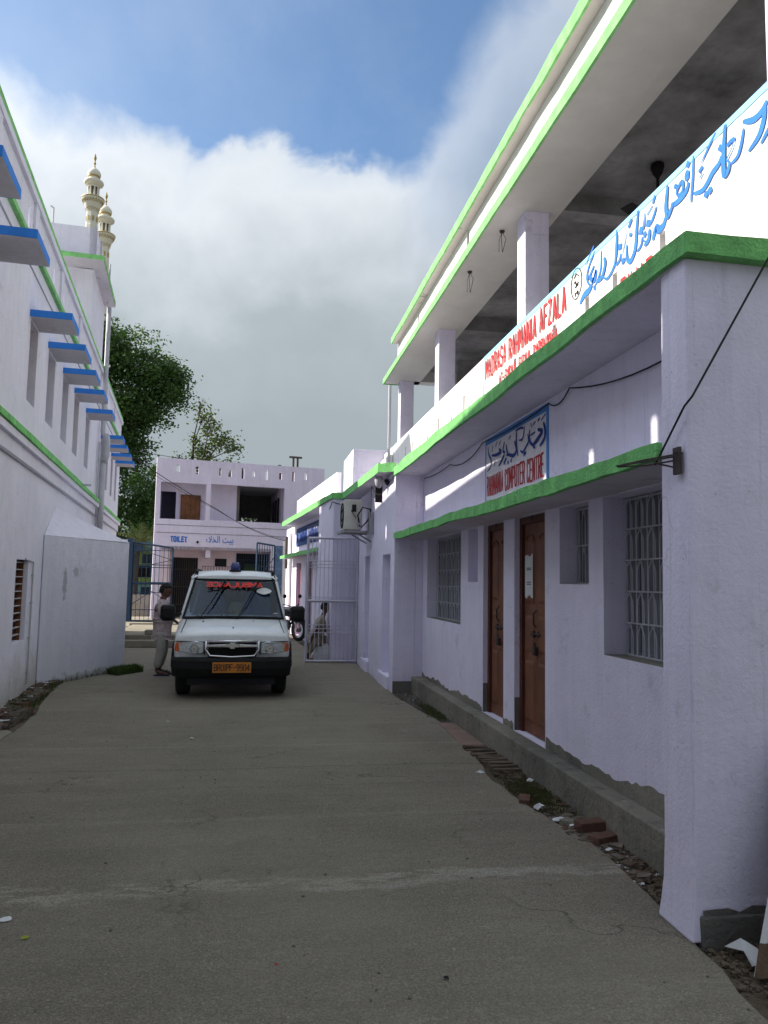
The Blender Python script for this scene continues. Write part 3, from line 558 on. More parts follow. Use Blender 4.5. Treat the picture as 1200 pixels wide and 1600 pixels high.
def window(y0, y1, z0, z1, rows, cols_, dep, label):
    fr = MB(); X = XW+dep; e = .03
    for a in (fr,):
        a.box(X+.03, X+.07, y0, y0+e, z0, z1); a.box(X+.03, X+.07, y1-e, y1, z0, z1); a.box(X+.03, X+.07, y0+e, y1-e, z1-e, z1); a.box(X+.03, X+.07, y0+e, y1-e, z0, z0+e)
    f = fr.build('window', m_shutter, cc_, label=label)
    n = max(2, int((y1-y0)/.14)); pw = (y1-y0-2*e)/n
    for k in range(n):
        b = MB(); b.box(X+.045+.008*(k % 2), X+.06+.008*(k % 2), y0+e+pw*k+.006, y0+e+pw*(k+1)-.006, z0+e, z1-e); b.build('shutter_panel', m_shutter, f)
    arch_grille(f, X, y0+.01, y1-.01, z0+.01, z1-.01, rows, cols_)
    mb = MB(); mb.box(XW+.002, XW+.3, y0+.001, y1-.001, z0-.02, z0+.004); mb.build('sill', m_cement, f)
window(4.0, 5.54, 1.18, 2.38, 5, 9, .17, 'wide window with arched welded grille beside the front pier')
window(5.8, 6.4, 1.71, 2.38, 2, 5, .15, 'small high grilled window beside the nearer door')
window(9.7, 11.7, 1.17, 2.38, 5, 10, .15, 'grilled window at the far end of the wall')
# doors: frame, one leaf with raised panels
def door(y0, y1, label, notice=False):
    X = XW+.055; z0 = .236; z1 = 2.33
    b = MB(); b.box(X, X+.09, y1-.07, y1, z0, z1+.05); b.box(X, X+.09, y0, y0+.07, z0, z1+.05); b.box(X, X+.09, y0+.07, y1-.07, z1-.02, z1+.05)
    d = b.build('door', m_wood_d, cc_, label=label, bevel=.004)
    mid = (y0+y1)/2
    for a, c in ((y0+.072, mid-.002), (mid+.002, y1-.072)):
        b = MB(); XX = X+.03; b.box(XX, XX+.035, a, c, z0+.01, z1-.022); b.build('door_leaf', m_wood, d, bevel=.003)
        pz = [(z0+.12, z0+.72), (z0+.80, z0+1.16), (z0+1.28, z0+1.92)]
        for q, (u, v) in enumerate(pz):
            b = MB(); m_ = .05; b.loft([[(XX-.002, a+m_, u), (XX-.002, c-m_, u), (XX-.002, c-m_, v), (XX-.002, a+m_, v)], [(XX-.014, a+m_+.03, u+.035), (XX-.014, c-m_-.03, u+.035), (XX-.014, c-m_-.03, v-.035), (XX-.014, a+m_+.03, v-.035)]])
            if q == 2:
                b.tube([(XX-.008, a+m_+.02+(c-a-2*m_-.04)*(.5-.5*math.cos(t)), v-.01+.05*math.sin(t)) for t in [math.pi*i/8 for i in range(9)]], .008, 5)
            b.build('raised_panel', m_wood, d, fixn=True)
    b = MB(); b.tube([(X+.012, mid-.13, 1.22), (X+.012, mid+.12, 1.22)], .011, 6); b.box(X+.01, X+.03, mid-.09, mid-.05, 1.19, 1.25); b.box(X+.01, X+.03, mid+.05, mid+.09, 1.19, 1.25); b.build('slide_bolt', m_rust, d)
    b = MB(); b.box(X-.01, X+.018, mid-.03, mid+.03, 1.02, 1.1); b.tube([(X+.004, mid-.02, 1.1), (X+.004, mid-.02, 1.14), (X+.004, mid+.02, 1.14), (X+.004, mid+.02, 1.1)], .006, 6); b.build('padlock', m_rust, d)
    b = MB(); b.tube([(X+.012, mid-.02, 1.45), (X-.02, mid-.03, 1.42), (X-.02, mid-.03, 1.32), (X+.012, mid-.02, 1.29)], .008, 6); b.build('handle', m_rust, d)
    b = MB(); b.tube([(X+.02, mid, z1+.1), (X-.02, mid, z1+.08), (X-.02, mid+.01, z1+.0)], .006, 5); b.build('top_hook', m_rust, d)
    if notice:
        b = MB(); ya, yb = mid+.07, mid+.29; n = 8; top = [1.99+random.uniform(-.03, .02) for _ in range(n+1)]; bo = [1.58+random.uniform(-.02, .05) for _ in range(n+1)]
        for i in range(n):
            u, v = ya+(yb-ya)*i/n, ya+(yb-ya)*(i+1)/n; b.face([(XX-.018, u, bo[i]), (XX-.018, v, bo[i+1]), (XX-.018, v, top[i+1]), (XX-.018, u, top[i])])
        b.build('torn_notice', m_paper, d)
        b = MB()
        for zz in (1.86, 1.845, 1.72, 1.70): b.box(XX-.0205, XX-.019, ya+.05, yb-.05, zz, zz+.008)
        b.build('notice_print', m_blacktxt, d)
    return d
door(6.75, 7.6, 'nearer brown panelled door with a torn white notice', True)
door(7.95, 8.7, 'farther brown panelled door')
# painted sign on the wall above the ledge
sg = MB(); Xs = XW-.004; y0, y1, z0, z1 = 6.64, 8.62, 2.50, 3.38
sg.box(Xs, XW-.001, y0+.06, y1-.03, z0+.12, z1-.07); sign = sg.build('painted_sign', m_white.copy() if False else mat('sign_ground', (.74, .71, .76), .9, .06, 1, .2, 50, streak=.15), cc_)
sg = MB()
sg.box(Xs-.002, XW-.001, y0, y0+.058, z0, z1); sg.box(Xs-.002, XW-.001, y1-.028, y1, z0, z1); sg.box(Xs-.002, XW-.001, y0+.058, y1-.028, z1-.068, z1); sg.box(Xs-.002, XW-.001, y0+.058, y1-.028, z0, z0+.118)
sg.build('sign_border', m_signblue, sign)
brush('sign_lettering', 'RAHMANIA COMPUTER CENTRE', m_redtxt, sign, (Xs-.004, y1-.07, 2.70), (0, -1, 0), (0, 0, 1), 1.80, .235, .021, .50)
strokes('sign_calligraphy', URDU_SIGN, m_navytxt, sign, Xs-.003, .017)
# gallery parapet with slots, lettering, blue band
PY0, PY1 = 3.2, 18.4
slots = [5.27, 6.07, 6.64, 7.45, 8.7, 9.99, 11.01, 11.78, 12.65, 13.51, 14.24, 14.86, 15.6, 16.4, 17.3]
rs = random.Random(5)
ops = [(y-PY0-.045, y-PY0+.045, 3.8, rs.choice([4.44, 4.36, 4.52]) if y > 10 else 4.42) for y in slots]
mb = MB(); P_ = wall(mb, (3.0, PY0), (3.0, PY1), 3.552, 4.80, .14, (1, 0), ops); par = mb.build('parapet', m_white, cc_)
mb = MB(); mb.box(2.994, 2.999, 3.2, 9.99, 4.752, 4.80); mb.box(2.994, 2.999, 9.95, 9.99, 3.6, 4.73); mb.build('blue_band', m_skyblue, par)
brush('school_lettering', 'MADRASA RAHMANIA AFZALA', m_redtxt, par, (2.9895, 9.90, 4.45), (0, -1, 0), (0, 0, 1), 2.78, .28, .033, .58)
brush('place_lettering', 'AT-SUPAUL BIRAUL DARBHANGA', m_redtxt, par, (2.9895, 9.3, 4.21), (0, -1, 0), (0, 0, 1), 1.95, .17, .024, .45)
brush('place_lettering', 'BIHAR', m_redtxt, par, (2.9895, 5.95, 4.16), (0, -1, 0), (0, 0, 1), .55, .15, .024, .45)
strokes('calligraphy', URDU_PARAPET, m_bluetxt, par, 2.993, .0165)
mb = MB(); cy, cz = 6.87, 4.635
mb.tube([(2.993, cy+.125*math.cos(t), cz+.15*math.sin(t)) for t in [2*math.pi*i/28 for i in range(29)]], .005, 4, cap=False)
for pts in ([(.05, .07), (0, .10), (-.05, .06)], [(.06, .02), (.02, .03), (0, -.02), (-.05, .0)], [(.04, -.03), (-.04, -.02)], [(.03, -.08), (.03, -.12)], [(-.03, -.08), (0, -.10), (-.03, -.12), (-.04, -.09)]):
    mb.tube([(2.993, cy+a, cz+b) for a, b in pts], .006, 4)
mb.build('round_emblem', m_blacktxt, par)
b = MB(); b.box(3.004, 3.30, 0, .28, 3.552, 6.12); c0_ = b.build('column', m_wall, cc_, bevel=.006, org=(2.62, 0, 0)); c0_.location = (0, 3.75-7.8, 0)
for y in (8.35, 12.70, 16.30, -.6+0): 
    if y > 0: inst(c0_, cc_, (0, y-7.8, 0))
mb = MB(); mb.box(2.67, 3.3, 2.4, 16.58, 6.105, 6.22); mb.box(3.301, 3.45, 2.4, 16.58, 6.12, 6.4); mb.build('roof_beam', m_grey_soffit, cc_)
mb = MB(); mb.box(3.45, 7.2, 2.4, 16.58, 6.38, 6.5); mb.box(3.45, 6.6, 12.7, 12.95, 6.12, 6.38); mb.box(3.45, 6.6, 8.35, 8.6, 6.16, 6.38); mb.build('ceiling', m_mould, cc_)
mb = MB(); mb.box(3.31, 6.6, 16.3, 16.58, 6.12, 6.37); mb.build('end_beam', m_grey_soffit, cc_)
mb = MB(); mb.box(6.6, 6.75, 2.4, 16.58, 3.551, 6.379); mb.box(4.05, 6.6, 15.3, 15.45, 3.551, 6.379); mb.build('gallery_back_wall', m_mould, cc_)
mb = MB(); mb.box(3.3, 4.05, 16.3, 16.42, 3.551, 4.9); mb.build('gallery_end_railing', m_white, cc_)
band((2.65, 2.4), (2.65, 16.6), 6.09, 6.205, .03, (1, 0), 'green_edge', m_green_l, cc_, .006)
band((2.65, 16.6), (3.3, 16.6), 6.09, 6.205, .02, (0, -1), 'green_edge', m_green_l, cc_, .004)
mb = MB(); wall(mb, (2.98, 2.4), (2.98, 16.6), 6.222, 7.03, .12, (1, 0), [(5.3-2.4, 5.42-2.4, 6.3, 7.03), (10.7-2.4, 10.85-2.4, 6.3, 7.03), (14.3-2.4, 14.4-2.4, 6.3, 7.03)]); mb.build('roof_fascia', m_white, cc_)
mb = MB(); mb.box(2.84, 3.25, 2.4, 16.58, 7.032, 7.14); mb.build('roof_coping', m_cream, cc_)
band((2.82, 2.4), (2.82, 16.6), 7.02, 7.165, .03, (1, 0), 'green_edge', m_green_l, cc_, .010, .18)
mb = MB(); mb.tube([(2.9, 17.1, 3.6), (2.9, 17.1, 6.3)], .035, 8); mb.build('drain_pipe', m_pipe, cc_)
# spalled patches and rusty fan hooks in the soffit
for x, y, s in ((2.9, 8.9, .10), (2.85, 10.2, .12)):
    mb = MB(); mb.lathe([(.035, 0), (.03, -.02), (.004, -.03)], (x, y, 6.1), 8)
    for k in range(3): a = k*2.1; mb.tube([(x, y, 6.09), (x+.05*math.cos(a), y+.05*math.sin(a), 6.0), (x+.03*math.cos(a+1), y+.03, 6.0-s*1.6)], .004, 4)
    mb.build('ceiling_hook', m_rust, cc_)
f = thing('ceiling_fan', 'dark ceiling fan hanging in the shade of the upper gallery', 'fan', (4.25, 7.55, 6.38))
mb = MB(); mb.lathe([(.001, 0), (.07, -.01), (.075, -.05), (.05, -.12), (.016, -.17), (.014, -.7)], (4.25, 7.55, 6.38), 12); mb.build('down_rod', m_black, f, smooth=True)
mb = MB(); mb.lathe([(.016, -.7), (.12, -.72), (.13, -.8), (.04, -.86), (.001, -.87)], (4.25, 7.55, 6.38), 14); mb.build('motor', m_black, f, smooth=True)
for k in range(3):
    a = R(95+120*k); d = V(math.cos(a), math.sin(a), 0); n_ = V(-d.y, d.x, 0)
    mb = MB(); mb.obox(V(4.25, 7.55, 5.61)+d*.1-n_*.06, d*.62, n_*.13+V(0, 0, .02), V(0, 0, .012)); mb.build('blade', m_black, f)

# ================================================================== RIGHT: second block with the air conditioner
b2 = thing('annex_building', 'lavender single storey annex carrying the air conditioner, beyond the computer centre', 'building', (2.15, 14, 0))
mb = MB(); wall(mb, (2.15, 12.0), (2.15, 16.4), -.05, 3.48, .35, (1, 0), [(.35, 1.15, .16, 2.16), (2.65, 3.3, .2, 2.2)])
mb.box(2.5, 2.66, 12.0, 12.3, -.05, 3.41); mb.build('wall', m_wall, b2, bevel=.008)
mb = MB(); mb.box(2.151, 2.61, 11.985, 11.999, -.05, .16); mb.build('bare_foot', m_cement_d, b2)
for a, b in ((12.35, 13.15), (14.65, 15.3)):
    mb = MB(); mb.box(2.36, 2.49, a-.02, b+.02, .1, 2.25); mb.build('doorway_infill', m_wall, b2)
    mb = MB(); mb.box(2.10, 2.149, a-.08, b+.08, -.05, .2); mb.build('door_step', m_wall, b2, bevel=.01)
def edge_slab(parent, poly, z0, z1, edges, m_s, m_g, nm='canopy_slab', jit=.006):
    mb = MB(); mb.prism(poly, z0+.01, z1-.005); mb.build(nm, m_s, parent)
    for (a, b) in edges:
        a = Vector(a); b = Vector(b); d = (b-a).normalized(); nin = V(-d.y, d.x, 0).to_2d() if False else Vector((d.y, -d.x))
        c = Vector((sum(p[0] for p in poly)/len(poly), sum(p[1] for p in poly)/len(poly)))
        if nin.dot(c-a) < 0: nin = -nin
        band(tuple(a-nin*.012), tuple(b-nin*.012), z0, z1, .014, tuple(nin), 'green_edge', m_g, parent, jit, .2)
edge_slab(b2, [(2.15, 12.03), (1.91, 12.2), (1.80, 16.4), (2.7, 16.4), (2.7, 12.03)], 3.47, 3.62, [((2.15, 12.03), (1.91, 12.2)), ((1.91, 12.2), (1.80, 16.4))], m_soffit, m_green)
mb = MB(); mb.box(2.5, 9, 12.05, 18.4, 3.485, 3.59); mb.build('roof_slab', m_soffit, b2)
mb = MB(); mb.prism([(1.6, 16.41), (2.6, 16.41), (2.6, 18.2), (1.43, 18.2)], -.05, 3.47); mb.build('projecting_bay', m_wall, b2, bevel=.01)
edge_slab(b2, [(1.57, 16.39), (2.6, 16.39), (2.6, 18.2), (1.40, 18.2)], 3.472, 3.60, [((1.57, 16.39), (1.80, 16.39)), ((1.57, 16.39), (1.40, 18.2))], m_soffit, m_green, 'bay_top')
mb = MB(); mb.box(2.24, 3.6, 18.4, 20.4, 3.59, 4.92); mb.build('stair_housing', m_wall, b2, bevel=.01)
mb = MB(); mb.box(2.9, 2.99, 17.1, 18.39, 3.6, 4.6); mb.build('roof_parapet', m_white, b2)

# ================================================================== RIGHT: far shop row
b3 = thing('shop_row', 'far lavender row with a shaded blue sign between two green ledges and maroon doors', 'building', (1.9, 22, 0))
l3 = lambda off, y: (off-.09*(y-16.6), y)
d3 = Vector((-.09, 1)).normalized()
mb = MB(); wall(mb, l3(2.0, 18.2), l3(2.0, 27.4), -.05, 3.48, .3, (1, .09), [(1.2, 2.3, 0.0, 2.25), (3.4, 4.6, 0, 2.25), (5.6, 6.6, 0, 2.25)])
mb.build('wall', m_wall, b3)
mb = MB(); mb.prism([l3(2.35, 18.2), l3(2.35, 27.4), (6, 27.4), (6, 18.2)], -.05, 3.45); mb.build('rear_mass', m_wall, b3)
for a in (1.2, 3.4, 5.6):
    q = 1.1 if a != 3.4 else 1.2
    o = Vector((*l3(2.0, 18.2), 0))+V(*d3, 0)*a; n_ = V(d3.y, -d3.x, 0)
    mb = MB(); mb.obox(o+n_*.12+V(*d3, 0)*.02, V(*d3, 0)*(q*.48), n_*.04, V(0, 0, 2.24)); mb.obox(o+n_*.12+V(*d3, 0)*(q*.5), V(*d3, 0)*(q*.46), n_*.04, V(0, 0, 2.24)); mb.build('door', m_maroon, b3)
edge_slab(b3, [l3(1.55, 18.21), l3(1.60, 25.4), l3(2.1, 25.4), l3(2.1, 18.21)], 3.46, 3.61, [(l3(1.55, 18.21), l3(1.60, 25.4)), (l3(1.6, 25.4), l3(2.1, 25.4))], m_soffit, m_green)
edge_slab(b3, [l3(1.58, 18.21), l3(1.60, 25.8), l3(1.99, 25.8), l3(1.99, 18.21)], 2.40, 2.50, [(l3(1.58, 18.21), l3(1.60, 25.8)), (l3(1.6, 25.8), l3(1.99, 25.8))], m_soffit, m_green, 'door_ledge')
mb = MB(); wall(mb, l3(2.40, 20.4), l3(2.46, 28.3), 3.55, 4.62, .12, (1, .09)); mb.build('roof_parapet', m_white, b3)
o = Vector((*l3(1.985, 20.4), 2.78)); D = V(*d3, 0); n_ = V(d3.y, -d3.x, 0)
mb = MB(); mb.obox(o, D*4.4, -n_*.015, V(0, 0, .56)); sgn = mb.build('painted_sign', mat('sign_blue_shaded', (.035, .085, .24), .8, .3, 6, .1), b3, label='blue sign band, coloured dark for shade, under the far canopy')  # sign blue darkened so the colour itself holds the shade
mb = MB(); o2 = Vector((*l3(1.965, 20.5), 2.84)); mb.obox(o2, D*2.0, -n_*.006, V(0, 0, .42)); mb.build('sign_field', mat('sign_field_grey', (.20, .22, .32), .9, .3, 9, 0), sgn)
r6 = random.Random(9)
mb = MB()
for k in range(22):
    s = .12+k*.19
    if r6.random() < .85: mb.obox(Vector((*l3(1.955, 20.45), 2.86+r6.uniform(0, .06)))+D*s, D*r6.uniform(.05, .12), -n_*.01, V(0, 0, r6.uniform(.22, .36)))
mb.build('sign_marks', m_navytxt, sgn)
mb = MB(); mb.obox(Vector((*l3(1.96, 25.9), 0)), D*.3, -n_*.05, V(0, 0, 3.3)); mb.build('sunlit_white_jamb', m_white, b3)  # white colour carries the sunlit patch at the far jamb
mb = MB(); mb.tube([(*l3(1.90, 26.6), 2.1), (*l3(1.90, 26.6), 3.2)], .05, 8); mb.build('drain_pipe', m_rust, b3)

# ================================================================== LEFT: long building
lb = thing('college_building', 'long whitewashed two storey building on the left with bright blue window hoods', 'building', (-3.3, 12, 0))
DL = Vector((-.092, 1)).normalized(); kL = 1/DL.y
def LP(y, off=0, z=0): return Vector((LX(y), y, 0))+V(DL.y, -DL.x, 0)*off+V(0, 0, z)       # off: out from the wall
YS, YE = -6.0, 26.0
wins = [(5.0, 5.6), (6.6, 7.2), (8.2, 8.8), (10.8, 11.35), (12.25, 12.9), (13.75, 14.4), (15.2, 15.85), (17.0, 17.65), (20.1, 20.7), (21.5, 22.1), (23.0, 23.6), (24.4, 25.0)]
lowwin = (10.8, 11.62, .80, 1.92)
S_ = lambda y: (y-YS)*kL
ops = [(S_(a), S_(b), 4.06, 5.17) for a, b in wins]+[(S_(lowwin[0]), S_(lowwin[1]), lowwin[2], lowwin[3])]
mb = MB(); p0 = LP(YS); p1 = LP(YE); wall(mb, p0[:2], p1[:2], -.08, 6.10, .32, (-DL.y, DL.x), ops)
wall(mb, p0[:2], p1[:2], 6.10, 6.9, .10, (-DL.y, DL.x), [(S_(y)-.055, S_(y)+.055, 6.24, 6.52) for y in [-4+1.02*k for k in range(29)]])
IN = V(-DL.y, DL.x, 0); DLv = V(DL.x, DL.y, 0)
mb.obox(LP(YE)+IN*.32-DLv*.3, IN*8, DLv*.3, V(0, 0, 6.1)); mb.obox(LP(YS)+IN*.32, IN*8, DLv*.3, V(0, 0, 6.1)); mb.obox(LP(YS)+IN*8, IN*.3, DLv*(YE-YS), V(0, 0, 6.1))
mb.build('wall', m_wall_left, lb)
mb = MB(); mb.obox(LP(YS)+IN*.32+V(0, 0, 6.0), IN*7.9, DLv*(YE-YS), V(0, 0, .12)); mb.build('roof_slab', m_grey_soffit, lb)
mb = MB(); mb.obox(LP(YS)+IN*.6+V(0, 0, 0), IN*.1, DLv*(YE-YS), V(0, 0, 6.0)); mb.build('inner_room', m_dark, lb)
# parapet slots are cut as real gaps in a capping course above the roof line
E_ = 'wall'
def lband(off, z0, z1, t, nm, m, jit, y0=YS, y1=YE, step=.35):
    a = LP(y0, off); b = LP(y1, off); return band(a[:2], b[:2], z0, z1, t, (-DL.y, DL.x), nm, m, lb, jit, step)
lband(.035, 6.79, 6.91, .15, 'green_edge', m_green_l, .006)
mb = MB(); mb.obox(LP(YS, .05, 6.69), DLv*(YE-YS)*kL, IN*.06, V(0, 0, .1)); mb.build('parapet_cap', m_wall_left, lb)
lband(.06, 6.02, 6.10, .065, 'green_edge', m_green_l, .005)
lband(.13, 3.47, 3.56, .135, 'green_edge', m_green, .006, YS, 19.3)
lband(.11, 3.47, 3.56, .115, 'green_edge', m_green, .006, 19.7, YE)
mb = MB(); mb.obox(LP(YS, .10, 3.38), DLv*(YE-YS)*kL, IN*.105, V(0, 0, .09)); mb.obox(LP(YS, .04, 3.20), DLv*(YE-YS)*kL, IN*.045, V(0, 0, .18)); mb.build('string_course', m_wall_left, lb)
mb = MB(); mb.obox(LP(YS, .02, 5.80), DLv*(YE-YS)*kL, IN*.025, V(0, 0, .012)); mb.obox(LP(YS, .045, 3.17), DLv*(YE-YS)*kL, IN*.05, V(0, 0, .01)); mb.build('drip_line', m_pipe, lb)
for y in (5.9, 8.3, 10.55, 12.85, 15.2, 20.8, 23.2):
    mb = MB(); mb.obox(LP(y, .035, 6.1), DLv*.24, IN*.04, V(0, 0, .6)); mb.build('parapet_pilaster', m_wall_left, lb)
for k, (a, b) in enumerate(wins):
    mb = MB()
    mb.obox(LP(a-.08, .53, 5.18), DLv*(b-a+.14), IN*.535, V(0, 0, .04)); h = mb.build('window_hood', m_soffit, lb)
    mb = MB(); L_ = b-a+.14
    mb.obox(LP(a-.08, .532, 5.183), DLv*L_, IN*.012, V(0, 0, .095)); mb.obox(LP(a-.092, .532, 5.183), DLv*.012, IN*.53, V(0, 0, .095)); mb.obox(LP(a-.08, .532, 5.183)+DLv*L_, DLv*.012, IN*.53, V(0, 0, .095)); mb.obox(LP(a-.08, .52, 5.221), DLv*L_, IN*.52, V(0, 0, .055))
    mb.build('hood_edge', m_blue, h)
    mb = MB(); mb.obox(LP(a, -.25, 4.07), DLv*(b-a), IN*.04, V(0, 0, 1.16)); wn = mb.build('window', m_brown if k % 3 == 0 else m_shutter, lb)
    for q in range(12 if k < 8 else 0):
        if q == 0: mb = MB(); mb.obox(LP(a+.02, -.235, 0), DLv*(b-a-.04), IN*.02, V(0, 0, .03)); sl = mb.build('louvre', m_brown if k % 3 == 0 else m_shutter, wn); sl.location.z = 4.12
        else: inst(sl, wn, (0, 0, 4.12+.095*q))
mb = MB(); a, b, z0, z1 = lowwin; mb.obox(LP(a, -.13, z0), DLv*(b-a)*kL, IN*.03, V(0, 0, z1-z0)); wn = mb.build('window', m_wood_d, lb, label='low brown louvred window near the ground')
for q in range(11):
    if q == 0: mb = MB(); mb.obox(LP(a+.01, -.06, 0), DLv*(b-a-.02), IN*.05, V(0, 0, .012)); sl = mb.build('louvre_bar', m_grille, wn); sl.location.z = z0+.08
    else: inst(sl, wn, (0, 0, z0+.08+.1*q))
for y_ in (a, b-.03): mb = MB(); mb.obox(LP(y_, -.06, z0), DLv*.03, IN*.06, V(0, 0, z1-z0)); mb.build('window_stile', m_brown, wn)
mb = MB(); mb.tube([LP(11.9, .02, z) for z in (1.9, 1.0, .15)], .012, 6); mb.tube([LP(11.9, .02, 1.9), LP(11.3, .02, 1.93)], .012, 6)
for z in (.3, .8, 1.3, 1.7): mb.obox(LP(11.87, .035, z), DLv*.06, IN*.035, V(0, 0, .02))
mb.build('cable_conduit', m_pipe, lb)
mb = MB(); mb.tube([LP(19.5, .10, 8.4), LP(19.5, .10, 5.25), LP(19.5, .16, 5.1), LP(19.5, .16, 4.95), LP(19.5, .13, 4.5)], .055, 10)
mb.tube([LP(19.5, .16, 5.2), LP(19.5, .2, 5.05), LP(19.5, .2, 4.7), LP(19.5, .14, 4.5)], .085, 10); mb.tube([LP(19.5, .13, 4.6), LP(19.5, .13, 2.4)], .075, 10); mb.tube([LP(19.2, .07, 4.95), LP(19.2, .07, 2.6)], .022, 6)
mb.build('drain_pipe', m_pipe, lb, smooth=True)
mb = MB(); mb.obox(LP(15.9, .3, 3.5), DLv*.04, IN*.3, V(0, 0, .04)); mb.build('bracket', m_pipe, lb)
# stair tower on the roof
mb = MB(); Y0, Y1 = 17.0, 19.4
mb.obox(LP(Y0, .0, 6.92), DLv*(Y1-Y0)*kL, IN*3.4, V(0, 0, 1.44)); 
mb.obox(LP(Y0, .02, 8.50), DLv*(Y1-Y0)*kL, IN*.14, V(0, 0, .80)); mb.obox(LP(Y0, .02, 8.50), DLv*.14, IN*3.3, V(0, 0, .80)); mb.obox(LP(Y1, .02, 8.5), DLv*.14, IN*3.3, V(0, 0, .6))
mb.obox(LP(Y0, .0, 6.92)-DLv*.05, DLv*.05, IN*.32, V(0, 0, 1.42)); mb.build('stair_tower', m_wall_left, lb)
mb = MB(); mb.obox(LP(Y0-.06, -.75, 7.3), DLv*.05, IN*.28, V(0, 0, 1.0)); mb.build('tower_shade_panel', m_dark, lb)  # near-black panel on the tower face, painted shade of an opening
mb = MB(); mb.obox(LP(16.45, .25, 8.36), DLv*2.9, IN*3.9, V(0, 0, .11)); mb.build('tower_slab', m_soffit, lb)
a = LP(16.44, .26); b = LP(16.44, -3.6); band(a[:2], b[:2], 8.375, 8.475, .012, DL, 'green_edge', m_green_l, lb, .004)
a = LP(16.44, .262); b = LP(19.3, .262); band(a[:2], b[:2], 8.375, 8.475, .012, (-1, 0), 'green_edge', m_green_l, lb, .004)
p = LP(17.1, -.9, 9.3)
for P_ in ([p, p+V(0, 0, .38), p+V(-.06, 0, .42)], [LP(17.6, .06, 9.28), LP(17.6, .06, 8.5)], [LP(19.2, .1, 9.4), LP(19.2, .1, 8.4)], [LP(18.9, .1, 8.9), LP(19.0, .1, 8.3)]):
    mb = MB(); mb.tube(P_, .02, 6); mb.build('vent_pipe', m_pipe, lb)

# annex against the left wall, oblique front and leaning roof
ax = thing('lean_to', 'low whitewashed lean-to with damp patches standing in front of the left building', 'lean-to', (-3, 14, 0))
A, B, B2, Cc = V(-3.28, 12.7, 0), V(-2.36, 14.96, 0), V(-3.75, 18.6, 0), V(-3.38, 13.75, 0)
zt = 2.34
def dampy(t, nn, L, noi, mx, mr, g, c0, b):
    sp = nn('ShaderNodeSeparateXYZ'); L(g.outputs['Position'], sp.inputs[0])
    def gauss(y, z, ry, rz, st):
        a = nn('ShaderNodeMath', operation='SUBTRACT'); L(sp.outputs[1], a.inputs[0]); a.inputs[1].default_value = y
        a2 = nn('ShaderNodeMath', operation='DIVIDE'); L(a.outputs[0], a2.inputs[0]); a2.inputs[1].default_value = ry
        c = nn('ShaderNodeMath', operation='SUBTRACT'); L(sp.outputs[2], c.inputs[0]); c.inputs[1].default_value = z
        c2 = nn('ShaderNodeMath', operation='DIVIDE'); L(c.outputs[0], c2.inputs[0]); c2.inputs[1].default_value = rz
        p = nn('ShaderNodeMath', operation='POWER'); L(a2.outputs[0], p.inputs[0]); p.inputs[1].default_value = 2
        q = nn('ShaderNodeMath', operation='MULTIPLY_ADD'); L(c2.outputs[0], q.inputs[0]); L(c2.outputs[0], q.inputs[1]); L(p.outputs[0], q.inputs[2])
        s = nn('ShaderNodeMath', operation='MULTIPLY_ADD'); L(noi(11, 6, .75), s.inputs[0]); s.inputs[1].default_value = 2.6; L(q.outputs[0], s.inputs[2])
        return mr(s.outputs[0], 1.85, 1.6, 0, st)
    c0 = mx(gauss(13.23, 1.57, .075, .34, .75), c0, (.31, .29, .37)); c0 = mx(gauss(13.5, 1.78, .12, .12, .65), c0, (.33, .31, .38))
    q2 = nn('ShaderNodeMath', operation='MULTIPLY_ADD'); L(noi(5, 7, .75), q2.inputs[0]); q2.inputs[1].default_value = .5; L(sp.outputs[2], q2.inputs[2])
    return mx(mr(q2.outputs[0], .37, .30, 0, .85), c0, (.24, .235, .22))
m_annex = mat('limewash_damp', (.66, .66, .78), .95, .06, .6, .6, 40, streak=.2, extra=lambda *a: dampy(*a[:7], wear(.5, .4, .3, .3)(*a), a[8]))
mb = MB(); z = V(0, 0, zt); b_ = V(0, 0, -.08)
def strip(P0, P1, z0, z1): 
    n = 6
    for i in range(n): mb.face([P0.lerp(P1, i/n)+V(0, 0, z0), P0.lerp(P1, (i+1)/n)+V(0, 0, z0), P0.lerp(P1, (i+1)/n)+V(0, 0, z1), P0.lerp(P1, i/n)+V(0, 0, z1)])
strip(A, B, -.08, zt); strip(B, B2, -.08, zt); mb.face([A+b_, A+z, V(-3.6, 13, zt), V(-3.6, 13, -.08)])
mb.build('wall', m_annex, ax, fixn=False)
mb = MB(); Cz = Cc+V(-.02, 0, 2.86); mb.face([A+z+V(.0, -.005, .002), B+z+V(.01, 0, .01), Cz]); mb.face([B+z+V(.01, 0, .01), B2+z, Cz]); mb.face([A+z, Cz, V(-3.7, 13.2, 2.4)]); mb.build('leaning_roof', m_wall_left, ax)

